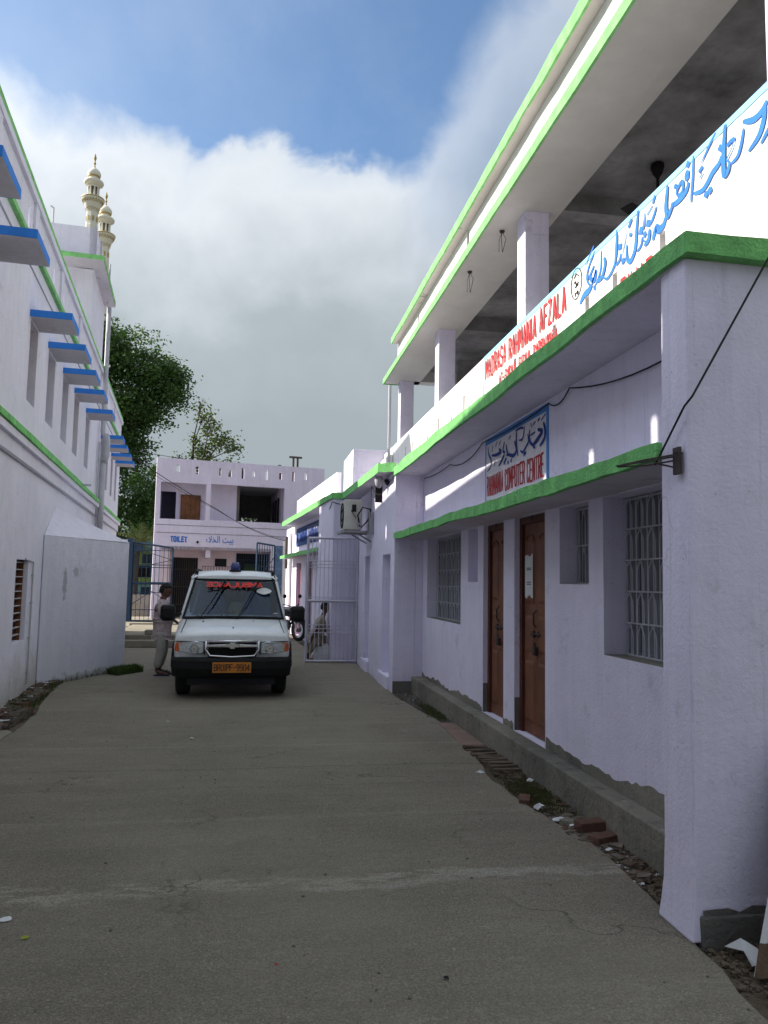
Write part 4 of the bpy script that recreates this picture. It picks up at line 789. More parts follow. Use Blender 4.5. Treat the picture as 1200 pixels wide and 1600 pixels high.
# ================================================================== toilet block at the end of the lane
tb = thing('toilet_block', 'two storey lilac block closing the lane, marked TOILET, with open upper bays', 'building', (-4.25, 33.07, 0))
T0 = Vector((-4.25, 33.07)); DT = Vector((1, .2)).normalized(); LT = 7.3; NT = Vector((-DT.y, DT.x))
sx = lambda X: (X+4.25)/DT.x
SH = Vector((-.09, 1.0))                                     # the flank walls run back at this slant
def TP(X, off, z): p = T0+DT*sx(X); return V(p.x, p.y, z)+V(SH.x, SH.y, 0)*off                # off: into the building
ops = [(sx(-4.06), sx(-2.22), 4.19, 5.74), (sx(-2.03), sx(1.13), 4.21, 5.77), (sx(-3.95), sx(.62), -.1, 2.93)]
for X_, z0, z1, w_ in [(-3.40, 6.20, 6.53, .10), (-2.62, 6.14, 6.50, .10), (-1.66, 6.10, 6.50, .06), (-1.25, 6.12, 6.44, .11), (-.70, 6.08, 6.59, .09), (-.24, 6.2, 6.44, .10), (.32, 6.08, 6.55, .08), (.94, 6.15, 6.47, .11), (1.51, 6.1, 6.57, .09), (2.06, 6.2, 6.5, .10)]:
    ops.append((sx(X_)-w_/2-.02, sx(X_)+w_/2+.02, z0, z1))
mb = MB(); q0 = T0; q1 = T0+DT*LT; wall(mb, q0, q1, -.1, 6.76, .2, NT, ops)
for a, b in ((q0, q0+NT*7), (q0+DT*(LT-.2), q0+DT*(LT-.2)+NT*7)):
    o = V(a.x, a.y, -.1)+V(NT.x, NT.y, 0)*.2; mb.obox(o, V(SH.x, SH.y, 0)*6.6, V(DT.x, DT.y, 0)*.2, V(0, 0, 6.1))
mb.build('wall', m_lilac, tb)
TPb = lambda X0, X1, o0, o1, z0, z1, m, nm, **k: (lambda b: (b.obox(TP(X0, o0, z0), TP(X1, o0, z0)-TP(X0, o0, z0), TP(X0, o1, z0)-TP(X0, o0, z0), V(0, 0, z1-z0)), b.build(nm, m, tb, **k))[1])(MB())
TPb(-4.2, 2.6, .2, 6.5, 5.95, 6.06, m_grey_soffit, 'roof_slab'); TPb(-4.2, 2.6, .2, 6.5, 3.95, 4.18, m_lilac, 'upper_floor')
# upper bays
TPb(-3.45, -2.0, 1.0, 1.1, 4.18, 5.95, m_lilac, 'bay_wall'); TPb(-4.2, -3.2, 2.4, 2.5, 4.18, 5.95, mat('recess_shade_wall', (.16, .15, .22), .9, .1, 1, 0), 'recess_shade_wall'); TPb(-4.2, -3.45, .98, 1.1, 5.45, 5.95, m_lilac, 'bay_lintel')  # back wall of the left recess coloured dark to carry its shade
TPb(-2.04, -.86, .9, 1.0, 4.18, 5.95, m_lilac, 'bay_wall'); TPb(-.88, -.76, .9, 5.5, 4.18, 5.95, m_cement_d, 'passage_wall'); TPb(1.10, 1.2, .9, 5.5, 4.18, 5.95, m_lilac, 'passage_wall')
TPb(-.76, -.35, 5.3, 5.4, 4.18, 5.95, m_cement_d, 'passage_end'); TPb(-.35, .45, 5.3, 5.4, 4.8, 5.95, m_cement_d, 'passage_end'); TPb(.45, 1.5, 5.3, 5.4, 4.18, 5.95, m_cement_d, 'passage_end')
for X_ in (.98, .98): pass
for o_ in (1.6, 2.6, 3.6): TPb(1.06, 1.099, o_, o_+.5, 4.2, 5.5, m_dark, 'passage_door')
dr = TPb(-3.25, -2.42, .93, .99, 4.19, 5.34, m_brown, 'old_door', label='worn brown double door in the upper bay')
for k in range(4): b = MB(); b.obox(TP(-3.23+.2*k, .915, 4.2), V(DT.x, DT.y, 0)*.18, V(NT.x, NT.y, 0)*.014, V(0, 0, 1.12)); b.build('door_board', m_brown, dr)
# ground floor recess
TPb(-4.1, .75, 1.0, 1.1, -.1, 2.95, m_pink, 'recess_wall'); TPb(-3.95, .62, .0, 1.0, 2.931, 3.05, m_pink, 'recess_soffit')
TPb(-3.97, -3.6, .02, .8, -.1, 2.9, m_pink, 'recess_pier')
TPb(-2.15, -1.95, .1, 1.0, 2.6, 2.93, m_lilac, 'beam_stub')
for X0, X1, z0, z1 in ((-3.45, -2.45, .1, 2.6), (-.8, .6, .1, 2.85)): TPb(X0, X1, .985, .999, z0, z1, m_dark, 'opening_shade_panel')  # flat near-black panels on the wall stand in for unlit openings
TPb(-1.72, -1.22, .98, .999, 2.25, 2.6, m_dark, 'opening_shade_panel')
TPb(-.45, .25, .978, .984, 1.3, 2.4, m_leaf, 'view_of_foliage')
def bars(X0, X1, z0, z1, off, n, name, m, r=.012, rails=(.0, .5, 1.0), label=None):
    b = MB(); b.tube([TP(X0, off, z0), TP(X1, off, z0), TP(X1, off, z1), TP(X0, off, z1), TP(X0, off, z0)], r*1.3, 4); f = b.build(name, m, tb, label=label)
    for q in rails[1:-1]: b = MB(); zz = z0+(z1-z0)*q; b.tube([TP(X0, off, zz), TP(X1, off, zz)], r*1.3, 4); b.build('rail', m, f)
    for k in range(n+1):
        b = MB(); X_ = X0+(X1-X0)*k/n; b.tube([TP(X_, off, z0), TP(X_, off, z1)], r, 4); b.build('bar', m, f)
bars(-3.45, -2.45, .1, 2.6, .93, 11, 'collapsible_gate', m_rust, .014, (0, .2, .5, .8, 1))
bars(-2.25, -1.05, .9, 2.25, .6, 10, 'railing', m_rust, .012, (0, 1))
bars(-.8, .6, .1, 2.85, .93, 14, 'window_grille', m_gateb, .012, (.0, .55, .8, .9, 1))
for z0 in (3.60, 3.93): TPb(-4.2, 2.0, -.012, .0, z0, z0+.018, m_cement_d, 'ledge_line')  # thin dark strips marking the ledge lines
brush('lettering_toilet', 'TOILET', m_bluetxt, tb, TP(-3.60, -.012, 3.22), (DT.x, DT.y, 0), (0, 0, 1), .70, .25, .048, .55)
text('lettering_urdu', '\ufe80\ufefc\ufea8\ufedf\ufe8d \ufe96\ufef4\ufe91', m_bluetxt, tb, TP(-2.17, -.012, 3.18), (DT.x, DT.y, 0), (0, 0, 1), 1.18, .36, .022)
mb = MB(); mb.lathe([(.05, 0), (.05, .06), (.001, .07)], TP(-2.5, 0, 3.25), 10, axis=(DT.y, -DT.x, 0)); mb.build('bulb_holder', m_black, tb)
mb = MB(); 
for pts in ([(2.0, 6.3, 6.7), (2.0, 6.3, 7.9)],): pass
wt0 = None
for X_, off in ((-.85, 3.0), (1.2, 3.0)):
    p = TP(X_, off, 6.06); t_ = thing('water_tank', 'black plastic water tank, %s of two on the toilet block roof' % ('left' if X_ < 0 else 'right'), 'water tank', p, 'black roof water tanks')
    mb = MB(); mb.lathe([(.001, 0), (.55, 0), (.56, .1), (.54, .2), (.56, .3), (.54, .4), (.56, .5), (.54, .65), (.45, .8), (.22, .90), (.001, .90)], p, 20); mb.build('tank_body', m_tank, t_, smooth=True)
    mb = MB(); mb.lathe([(.2, .89), (.21, .97), (.001, .99)], p, 14); mb.build('lid', m_tank, t_)
pf = thing('pipe_frame', 'rusty pipe frame and stand pipes on the right end of the toilet roof', 'pipe frame', TP(2.1, 2, 6.06))
for nm, pts, r in (('stand_pipe', [TP(1.75, 2, 6.06), TP(1.75, 2, 7.55)], .05), ('stand_pipe', [TP(1.95, 2, 6.06), TP(1.95, 2, 7.5)], .05), ('cross_pipe', [TP(1.55, 2, 7.52), TP(2.15, 2, 7.52)], .05), ('rail', [TP(.5, 2, 6.9), TP(2.4, 2, 6.9)], .03), ('rail', [TP(2.4, 2, 6.9), TP(2.4, 2, 6.1)], .03), ('stand_pipe', [TP(1.1, 2, 6.3), TP(1.1, 2, 7.1)], .08)):
    mb = MB(); mb.tube(pts, r, 8); mb.build(nm, m_rust, pf)

# gate post and blue gates in front of it
gp = MB(); gp.box(-5.3, -4.86, 30.6, 30.95, -.05, 3.15); tag(gp.build('gate_pillar', m_wall_left), 'whitewashed gate pillar holding the left blue gate leaf', 'pillar')
def gate(name, label, x0, x1, y, z0, ztl, ztr, nb, m, rails, group=None, r=.02, rb=.009, y1=None, diag=()):
    y1 = y if y1 is None else y1
    g_ = thing(name, label, 'gate', (x0, y, 0), group)
    P = lambda t, z: V(x0+(x1-x0)*t, y+(y1-y)*t, z)
    zt_ = lambda t: ztl+(ztr-ztl)*t
    for nm, a, b in (('stile', P(0, z0), P(0, zt_(0))), ('stile', P(1, z0), P(1, zt_(1))), ('top_rail', P(0, zt_(0)), P(1, zt_(1))), ('bottom_rail', P(0, z0), P(1, z0))):
        mb = MB(); mb.tube([a, b], r, 4); mb.build(nm, m, g_)
    for z, rr in rails:
        mb = MB(); mb.tube([P(0, z), P(1, z)], rr, 4); mb.build('rail', m, g_)
    for k in range(1, nb):
        mb = MB(); mb.tube([P(k/nb, z0), P(k/nb, zt_(k/nb))], rb, 5); mb.build('bar', m, g_)
    for (t0, a, t1, b) in diag:
        mb = MB(); mb.tube([P(t0, a), P(t1, b)], rb*1.1, 4); mb.build('brace', m, g_)
    return g_
g1 = gate('iron_gate', 'blue steel gate leaf standing open beside the gate pillar on the left', -4.62, -3.18, 30.4, .08, 3.05, 2.86, 9, m_gateb, [(1.50, .05), (2.1, .014), (2.2, .014), (.5, .014), (1.15, .014), (2.75, .014)], None, .035, .011, None, [(.3, 2.7, 1, 2.4), (1, 2.4, .3, 2.15), (0, .7, .5, 1.2), (.5, 1.2, 1, .7)])
mb = MB(); mb.box(-4.84, -4.64, 30.3, 30.5, 0, 3.2); mb.box(-4.7, -4.3, 30.38, 30.41, 2.72, 2.95); mb.build('hanging_post', m_gateb, g1)
g2 = gate('iron_gate', 'dark blue gate leaf with sheet panel on the right before the toilet block', .0, .68, 29.9, .08, 3.12, 3.02, 7, m_gateb, [(1.5, .05), (2.2, .014), (2.0, .014), (.9, .014)], None, .035, .013, None, [(0, 1.6, 1, 2.6)])
mb = MB(); mb.box(.70, .98, 29.8, 29.95, 0, 3.02); mb.build('sheet_panel', mat('gate_sheet', (.10, .16, .26), .6, .45, 5, .3, 30, streak=.6), g2)
mb = MB(); mb.box(1.0, 1.1, 29.85, 29.95, 0, 3.2); mb.build('hanging_post', m_white, g2)
g3 = gate('iron_gate', 'white barred steel gate leaf standing open across the verge on the right', 1.07, 2.13, 16.3, .03, 2.60, 2.62, 12, m_gatew, [(.62, .008), (.70, .008), (.78, .008), (1.28, .032), (1.36, .008), (1.98, .008), (2.05, .008), (2.12, .008)], None, .028, .008, 16.28)
mb = MB(); mb.box(2.11, 2.15, 16.22, 16.34, 1.2, 1.36); mb.box(2.11, 2.15, 16.22, 16.34, .3, .4); mb.build('hinge', m_gatew, g3)

# distant mint-green house seen through the gate
gh = thing('green_house', 'mint green house with lime band seen through the left blue gate', 'building', (-9, 44, 0))
mb = MB(); mb.box(-16, -5.3, 44, 50, -.1, 3.7); mb.build('wall', mat('mint_wall', (.26, .42, .40), .9, .1, .5, .1), gh)
mb = MB(); mb.box(-16.2, -5.2, 43.7, 44, 3.35, 3.85); mb.build('roof_band', mat('mint_band', (.30, .48, .44), .9, .1, .5, .1), gh)
mb = MB(); mb.box(-16, -5.29, 43.96, 43.995, 2.4, 3.15); mb.box(-16, -5.29, 43.9, 43.995, 1.45, 1.7); mb.build('lime_band', mat('lime_paint', (.30, .42, .12), .9, .15, .5, .1), gh)
for x in (-7.0, -6.2): 
    mb = MB(); mb.box(x, x+.55, 43.93, 43.955, .2, 1.2); mb.box(x, x+.5, 43.93, 43.955, 2.5, 3.0); mb.build('window', m_gateb, gh)
mb = MB(); mb.box(-6.4, -5.6, 43.94, 43.957, 1.75, 2.35); mb.build('opening_shade_panel', m_dark, gh)  # near-black panel, the shade of an opening put into its colour
for k in range(2): mb = MB(); mb.box(-6.6+k*.7, -6.55+k*.7, 43.2, 43.25, 0, 3.4); mb.build('post', m_cement, gh)
for k, (x0, x1, y, h) in enumerate([(-16, -4.9, 38, .9)]):
    mb = MB(); mb.box(x0, x1, y, y+.2, -.1, h); tag(mb.build('low_wall', m_cement), 'low bare cement wall beyond the left gate', 'wall')

# minarets of the mosque behind
def minaret(x, y, zs, s, label):
    t_ = thing('minaret', label, 'minaret', (x, y, 0), 'twin minarets of the mosque')
    c = (x, y, 0)
    def lz(nm, prof, m, n=8, parent=t_): b = MB(); b.lathe([(r*s, zs+z*s) for r, z in prof], c, n); return b.build(nm, m, parent, smooth=n > 12)
    lz('shaft', [(.66, -30), (.66, -4.35), (.62, -4.3), (.62, -2.0), (.68, -1.95)], m_minaret)
    gal = lz('gallery', [(.62, -2.75), (.70, -2.4), (.80, -2.3), (.86, -2.0), (1.10, -1.55), (1.22, -1.35), (1.22, -1.2), (.5, -1.2)], m_minaret, 16)
    lz('gold_rim', [(1.23, -1.36), (1.25, -1.3), (1.23, -1.24)], m_gold, 16, gal)
    b = MB()
    for k in range(24):
        a = 2*math.pi*k/24; a2 = 2*math.pi*(k+.5)/24; z0, z1 = (-1.5, -1.85)
        b.tube([V(x+math.cos(a)*1.14*s, y+math.sin(a)*1.14*s, zs-1.52*s), V(x+math.cos(a2)*.98*s, y+math.sin(a2)*.98*s, zs-1.85*s), V(x+math.cos(a+2*math.pi/24)*1.14*s, y+math.sin(a+2*math.pi/24)*1.14*s, zs-1.52*s)], .03*s, 4)
    b.build('zigzag_moulding', m_gold, gal)
    for q in (0, 1): 
        b = MB(); zz = zs-(2.45+q*.18)*s
        b.tube([V(x+math.cos(2*math.pi*k/48)*.70*s, y+math.sin(2*math.pi*k/48)*.70*s, zz+(.04 if k % 2 else -.04)*s) for k in range(49)], .02*s, 4, cap=False); b.build('band_moulding', m_gold, gal)
    for k in range(8):
        a = 2*math.pi*(k+.5)/8; p = V(x+math.cos(a)*.6*s, y+math.sin(a)*.6*s, zs-3.9*s); tn = V(-math.sin(a), math.cos(a), 0)
        b = MB(); b.obox(p-tn*.09*s, tn*.18*s, V(math.cos(a), math.sin(a), 0)*.03*s, V(0, 0, .55*s)); b.build('blind_window', m_gold, t_)
        p = V(x+math.cos(a)*.50*s, y+math.sin(a)*.50*s, zs-1.2*s); b = MB(); b.obox(p-tn*.07*s, tn*.14*s, V(math.cos(a), math.sin(a), 0)*.12*s, V(0, 0, 1.35*s)); b.build('lantern_column', m_minaret, t_)
    lz('lantern_core', [(.36, -1.2), (.36, .2)], m_cement, 8)
    lz('lantern_top', [(.60, .02), (.62, .25), (.66, .3)], m_minaret, 16)
    lz('upper_ring', [(.66, .28), (.98, .42), (1.06, .62), (1.0, .78), (.62, .95), (.54, 1.0)], m_minaret, 20)
    lz('gold_ring', [(1.0, .70), (.9, .84), (.72, .93)], m_gold, 20)
    lz('neck', [(.54, .98), (.54, 1.25)], m_minaret, 16)
    lz('gold_ring', [(.56, 1.22), (.66, 1.32), (.62, 1.4)], m_gold, 16)
    lz('dome', [(.60, 1.32), (.70, 1.5), (.71, 1.68), (.62, 1.92), (.42, 2.15), (.2, 2.32), (.07, 2.42)], m_minaret, 20)
    lz('finial', [(.07, 2.4), (.10, 2.5), (.04, 2.65), (.14, 2.9), (.05, 3.1), (.10, 3.3), (.16, 3.5), (.1, 3.75), (.02, 4.05)], m_gold, 10)
minaret(-13.38, 60, 31.68, .70, 'taller and nearer white and gold minaret above the left roof')
minaret(-13.12, 63.5, 30.4, .70, 'lower white and gold minaret, right of the tall one')

# ================================================================== AIR CONDITIONER, camera, bracket, cables
ac = thing('air_conditioner', 'cream outdoor air conditioner unit on a bracket high on the annex wall', 'air conditioner', (1.78, 14.8, 2.66))
mb = MB(); mb.box(1.62, 1.96, 14.45, 15.25, 2.68, 3.26); mb.build('casing', m_ac, ac, bevel=.015)
mb = MB(); mb.lathe([(.24, 0), (.25, -.012), (.24, -.02)], (1.619, 14.8, 2.97), 20, axis=(1, 0, 0))
for k in range(4): mb.tube([(1.608, 14.8-.22*math.cos(k*.785), 2.97-.22*math.sin(k*.785)), (1.608, 14.8+.22*math.cos(k*.785), 2.97+.22*math.sin(k*.785))], .005, 4)
mb.build('fan_grille', m_black, ac)
mb = MB(); mb.box(1.76, 1.84, 14.438, 14.452, 3.02, 3.16); mb.build('handle_shade_patch', m_dark, ac)  # dark patch on the casing, painted shade of the handle cutout
mb = MB(); mb.box(1.86, 1.93, 14.435, 14.452, 2.74, 2.9); mb.box(1.80, 1.95, 14.44, 14.452, 2.95, 2.955); mb.build('valve_plate', m_steel, ac)
mb = MB(); mb.box(1.56, 2.15, 14.50, 14.54, 2.63, 2.67); mb.box(1.56, 2.15, 15.16, 15.20, 2.63, 2.67); mb.box(1.57, 1.61, 14.44, 15.26, 2.62, 2.66); mb.tube([(1.85, 14.52, 2.63), (2.15, 14.52, 2.46)], .014, 4); mb.tube([(1.85, 15.18, 2.63), (2.15, 15.18, 2.46)], .014, 4); mb.build('bracket', m_steel, ac)
mb = MB(); mb.tube([(1.9, 14.44, 2.82), (1.86, 14.36, 2.95), (1.95, 14.34, 3.1), (2.1, 14.42, 3.08), (2.14, 14.5, 2.98)], .014, 6); mb.tube([(1.9, 14.44, 2.77), (1.93, 14.36, 2.72), (2.05, 14.38, 2.85), (2.13, 14.48, 3.0)], .012, 6); mb.tube([(1.74, 14.43, 3.05), (1.80, 14.42, 2.95), (1.84, 14.43, 2.9)], .006, 4); mb.build('refrigerant_pipe', m_black, ac)
mb = MB(); mb.box(2.06, 2.149, 14.2, 14.34, 2.60, 3.0); mb.build('switch_box', m_steel, ac); mb = MB(); mb.box(2.03, 2.149, 13.3, 13.36, 3.1, 3.47); mb.build('ceiling_strut', m_black, ac)
mb = MB(); mb.lathe([(.07, .1), (.075, .02), (.06, -.05), (.03, -.09), (.001, -.1)], (2.0, 12.75, 3.38), 14); sc_t = thing('security_camera', 'small white dome camera under the annex canopy', 'camera', (2.0, 12.75, 3.4)); mb.build('dome', m_pipe, sc_t, smooth=True)
mb = MB(); mb.tube([(2.1, 12.6, 3.40), (2.12, 12.55, 3.34)], .04, 8); mb.build('lens_housing', m_black, sc_t)
def cable(name, label, pts, r=.006, m=None, n=10):
    P = []
    for i in range(len(pts)-1):
        a, b = Vector(pts[i][:3]), Vector(pts[i+1][:3]); sag = pts[i][3] if len(pts[i]) > 3 else 0
        for k in range(n): t = k/n; p = a.lerp(b, t); p.z -= sag*4*t*(1-t); P.append(p)
    P.append(Vector(pts[-1][:3])); mb = MB(); mb.tube(P, r, 5); return tag(mb.build(name, m or m_cable, org=P[0]), label, 'cable')
cable('cable', 'black cable running from the wall bracket up across the front pier', [(2.12, 3.84, 2.36), (2.125, 3.55, 2.62, .0), (2.14, 3.50, 2.66), (2.62, 3.47, 3.50, .01)], .006)
cable('cable', 'thin cable sagging along the wall under the near canopy', [(2.60, 11.9, 3.36, .03), (2.59, 10.2, 3.33, .1), (2.59, 8.65, 3.36, .03), (2.6, 6.6, 3.36, .07), (2.59, 6.1, 3.38, .10), (2.6, 3.9, 3.22)], .007)
cable('cable', 'wire looping under the annex canopy towards the air conditioner', [(2.14, 12.0, 3.42, .0), (2.12, 12.6, 3.3, .15), (2.0, 13.6, 3.42, .3), (2.12, 14.5, 3.05)], .006)
cable('cable', 'black cable draped across the projecting bay beyond the air conditioner', [(1.55, 17.4, 3.25, .03), (1.56, 16.38, 3.40, .05), (2.1, 16.37, 3.38)], .010)
cable('cable', 'long overhead wire sloping down across the toilet block', [(-5.2, 24, 6.3, .1), (-1.46, 29.8, 4.30, .25), (1.75, 27.4, 3.0)], .014, None, 16)
cable('cable', 'second overhead wire beside the long one in front of the toilet block', [(-5.2, 24, 6.15, .12), (-1.46, 29.8, 4.27, .22), (1.75, 27.4, 3.05)], .008, None, 16)
cable('cable', 'faint wire crossing the sky left of the toilet block', [(-7.5, 30, 6.9, .1), (2.0, 40, 7.2)], .012)
br = thing('wall_bracket', 'rusty bracket of rods fixed to the front pier below the black cable', 'bracket', (2.15, 3.75, 2.36))
mb = MB()
for dz, dy in ((0, 0), (.012, .03), (-.02, .015)): mb.tube([(2.13, 3.62+dy, 2.375+dz), (2.05, 3.8+dy, 2.37+dz), (1.98, 3.98+dy, 2.37+dz*.2)], .005, 5)
mb.tube([(2.16, 3.62, 2.39), (2.1, 3.62, 2.39)], .006, 5); mb.tube([(2.16, 3.64, 2.31), (2.05, 3.72, 2.35)], .005, 5); mb.build('rods', m_rust, br)
mb = MB(); mb.box(2.12, 2.135, 3.6, 3.66, 2.28, 2.42); mb.build('plate', m_rust, br)

# ================================================================== AMBULANCE (front is local -Y)
vr = thing('ambulance', 'white high roof ambulance van with black bumper, orange number plate and blue roof beacon', 'ambulance', (-.30, 11.30, 0), local=True, rz=R(1.5))
def paint(name, base, rough=.35): 
    m = mat(name, base, rough, .03, 1.5, .02, 6, spec=.5, coat=.5, streak=.12); return m
m_van = paint('van_paint', (.80, .82, .84), .34)
m_glass = bpy.data.materials.new('van_glass'); m_glass.use_nodes = True
_t = m_glass.node_tree; _t.nodes.clear(); _o = _t.nodes.new('ShaderNodeOutputMaterial'); _m = _t.nodes.new('ShaderNodeMixShader'); _g = _t.nodes.new('ShaderNodeBsdfGlossy'); _g.inputs[1].default_value = .03; _g.inputs[0].default_value = (.8, .9, 1, 1)
_tr = _t.nodes.new('ShaderNodeBsdfTransparent'); _tr.inputs[0].default_value = (.62, .72, .80, 1); _f = _t.nodes.new('ShaderNodeFresnel'); _f.inputs[0].default_value = 1.5
_t.links.new(_f.outputs[0], _m.inputs[0]); _t.links.new(_tr.outputs[0], _m.inputs[1]); _t.links.new(_g.outputs[0], _m.inputs[2]); _t.links.new(_m.outputs[0], _o.inputs[0])
m_lens = mat('lamp_lens', (.62, .66, .68), .08, .25, 25, .3, 60, spec=.9, coat=1, metal=.5)
m_amber = mat('amber_lens', (.62, .12, .02), .2, .1, 20, .2, 80, spec=.8)
m_plate = mat('plate_orange', (.62, .22, .035), .5, .1, 10, .05, 60)
m_bluel = mat('beacon_blue', (.015, .03, .18), .2, .1, 10, 0, spec=.8)
m_seat = mat('seat_blue', (.05, .08, .17), .9, .15, 6, .2, 60)
m_red = mat('sticker_red', (.72, .03, .02), .5, .05, 10, 0)
def sect(y, pts):                                            # mirrored section from (x,z) pairs, bottom to top
    return [V(x, y, z) for x, z in pts]+[V(-x, y, z) for x, z in reversed(pts)]
mb = MB()                                                    # lower body with bonnet
mb.loft([sect(.10, [(.60, .60), (.76, .60), (.775, .70), (.77, .84), (.72, .885), (.3, .905)]),
         sect(.16, [(.62, .50), (.80, .50), (.815, .70), (.80, .87), (.74, .925), (.3, .945)]),
         sect(.40, [(.62, .45), (.825, .45), (.84, .72), (.82, .93), (.74, .985), (.3, 1.01)]),
         sect(.85, [(.62, .45), (.83, .45), (.845, .75), (.825, 1.0), (.74, 1.06), (.3, 1.085)]),
         sect(1.10, [(.62, .45), (.835, .45), (.85, .78), (.83, 1.03), (.76, 1.10), (.3, 1.12)]),
         sect(2.6, [(.62, .40), (.84, .40), (.855, .78), (.835, 1.06), (.80, 1.10), (.3, 1.10)]),
         sect(4.3, [(.62, .42), (.83, .42), (.845, .78), (.825, 1.06), (.79, 1.10), (.3, 1.10)])])
body = mb.build('body', m_van, vr, smooth=False, bevel=.018, fixn=True)
for p in body.data.polygons: p.use_smooth = True
mb = MB()
for s in (1, -1):
    mb.tube([V(s*.735, .17, .93), V(s*.715, .5, 1.01), V(s*.70, .98, 1.10)], .006, 4)
mb.tube([V(-.7, .175, .915), V(0, .165, .935), V(.7, .175, .915)], .005, 4); mb.build('bonnet_seam', m_black, vr)
mb = MB()                                                    # roof
mb.loft([sect(1.66, [(.66, 1.665), (.69, 1.70), (.62, 1.745), (.3, 1.765)]), sect(1.85, [(.69, 1.68), (.715, 1.73), (.65, 1.80), (.3, 1.825)]), sect(2.5, [(.71, 1.70), (.73, 1.75), (.66, 1.83), (.3, 1.855)]), sect(4.2, [(.71, 1.70), (.73, 1.75), (.66, 1.83), (.3, 1.85)])])
mb.build('roof', m_van, vr, smooth=True, fixn=True, bevel=.01)
mb = MB()
for s in (1, -1): mb.tube([V(s*.62, 1.80, 1.815), V(s*.64, 2.4, 1.86), V(s*.64, 4.1, 1.86)], .018, 6); mb.loft([[V(s*.655, 1.64, 1.69), V(s*.60, 1.64, 1.715), V(s*.60, 1.66, 1.74), V(s*.665, 1.68, 1.72)], [V(s*.65, 1.85, 1.80), V(s*.595, 1.85, 1.81), V(s*.595, 1.86, 1.83), V(s*.65, 1.86, 1.82)]])
mb.build('roof_rail', m_black, vr, fixn=True)
# A pillars and side shells
for s in (1, -1):
    mb = MB(); mb.loft([[V(s*.79, 1.02, 1.08), V(s*.83, 1.10, 1.06), V(s*.82, 1.24, 1.07), V(s*.74, 1.10, 1.10)], [V(s*.645, 1.64, 1.68), V(s*.70, 1.70, 1.68), V(s*.70, 1.82, 1.70), V(s*.62, 1.72, 1.70)]]); mb.build('pillar', m_van, vr, fixn=True)
    for y in (2.25, 3.2, 4.15):
        mb = MB(); mb.loft([[V(s*.79, y, 1.07), V(s*.83, y, 1.07), V(s*.83, y+.12, 1.07), V(s*.79, y+.12, 1.07)], [V(s*.67, y, 1.72), V(s*.71, y, 1.72), V(s*.71, y+.12, 1.72), V(s*.67, y+.12, 1.72)]]); mb.build('pillar', m_van, vr, fixn=True)
mb = MB()
for s in (1, -1): mb.face([V(s*.822, 1.2, 1.08), V(s*.822, 4.15, 1.08), V(s*.705, 4.15, 1.71), V(s*.705, 1.8, 1.71)])
mb.build('side_window', m_glass, vr)
mb = MB(); n = 8
for i in range(n):                                           # windscreen, gently bowed
    def wp(k, top):
        t = -1+2*k/n; bow = .10*(1-t*t)
        return V(t*(.635 if top else .765), (1.64 if top else 1.03)-bow, 1.69 if top else 1.095)
    mb.face([wp(i, 0), wp(i+1, 0), wp(i+1, 1), wp(i, 1)])
ws = mb.build('windscreen', m_glass, vr, smooth=True)
mb = MB(); pts = [wp(i, 0) for i in range(9)]+[wp(i, 1) for i in range(8, -1, -1)]+[wp(0, 0)]; mb.tube([p+V(0, -.004, 0) for p in pts], .02, 5, cap=False); mb.build('windscreen_seal', m_black, ws)
sl = Vector((0, .61, .595)).normalized()
brush('ambulance_lettering', 'AMBULANCE', m_red, ws, (-.45, 1.375, 1.575), (1, 0, 0), sl, .90, .115, .025, .35, mirror=True, org=(0, 0, 0))
mb = MB(); c = V(.47, 1.37, 1.52); mb.v = []; P = []
for k in range(16): a = 2*math.pi*k/16; P.append(c+V(1, 0, 0)*.10*math.cos(a)*(1+.25*math.cos(2*a))+sl*.075*math.sin(a))
mb.face(P); mb.build('round_sticker', m_paper, ws)
mb = MB(); mb.obox(V(.62, 1.035, 1.17), V(.06, .01, 0), sl*.015, V(0, -.002, .002)); mb.build('small_sticker', m_paper, ws)
for x0, dx in ((-.50, .36), (.06, .33)):
    mb = MB(); a = V(x0, .90, 1.11); b = V(x0+dx, 1.50, 1.67)+V(0, -.03, 0)
    mb.tube([a, a.lerp(b, .5)+V(0, -.03, .0), b], .008, 5); d = (b-a).normalized(); mb.tube([a.lerp(b, .42)+V(0, -.045, 0), b+V(.0, -.03, .03)], .011, 4); mb.lathe([(.02, -.02), (.02, .02)], a, 8); mb.build('wiper', m_black, vr)
mb = MB(); mb.tube([V(-.74, .99, 1.10), V(-.4, .92, 1.115), V(0, .90, 1.12), V(.4, .92, 1.115), V(.74, .99, 1.10)], .022, 6); mb.build('cowl', m_black, vr)
mb = MB()
for x, y in ((-.45, .72), (.30, .72), (0, .30)): mb.lathe([(.012, 0), (.010, .012), (.001, .016)], (x, y, 1.055 if y > .5 else .99), 8)
mb.build('washer_nozzle', m_black, vr)
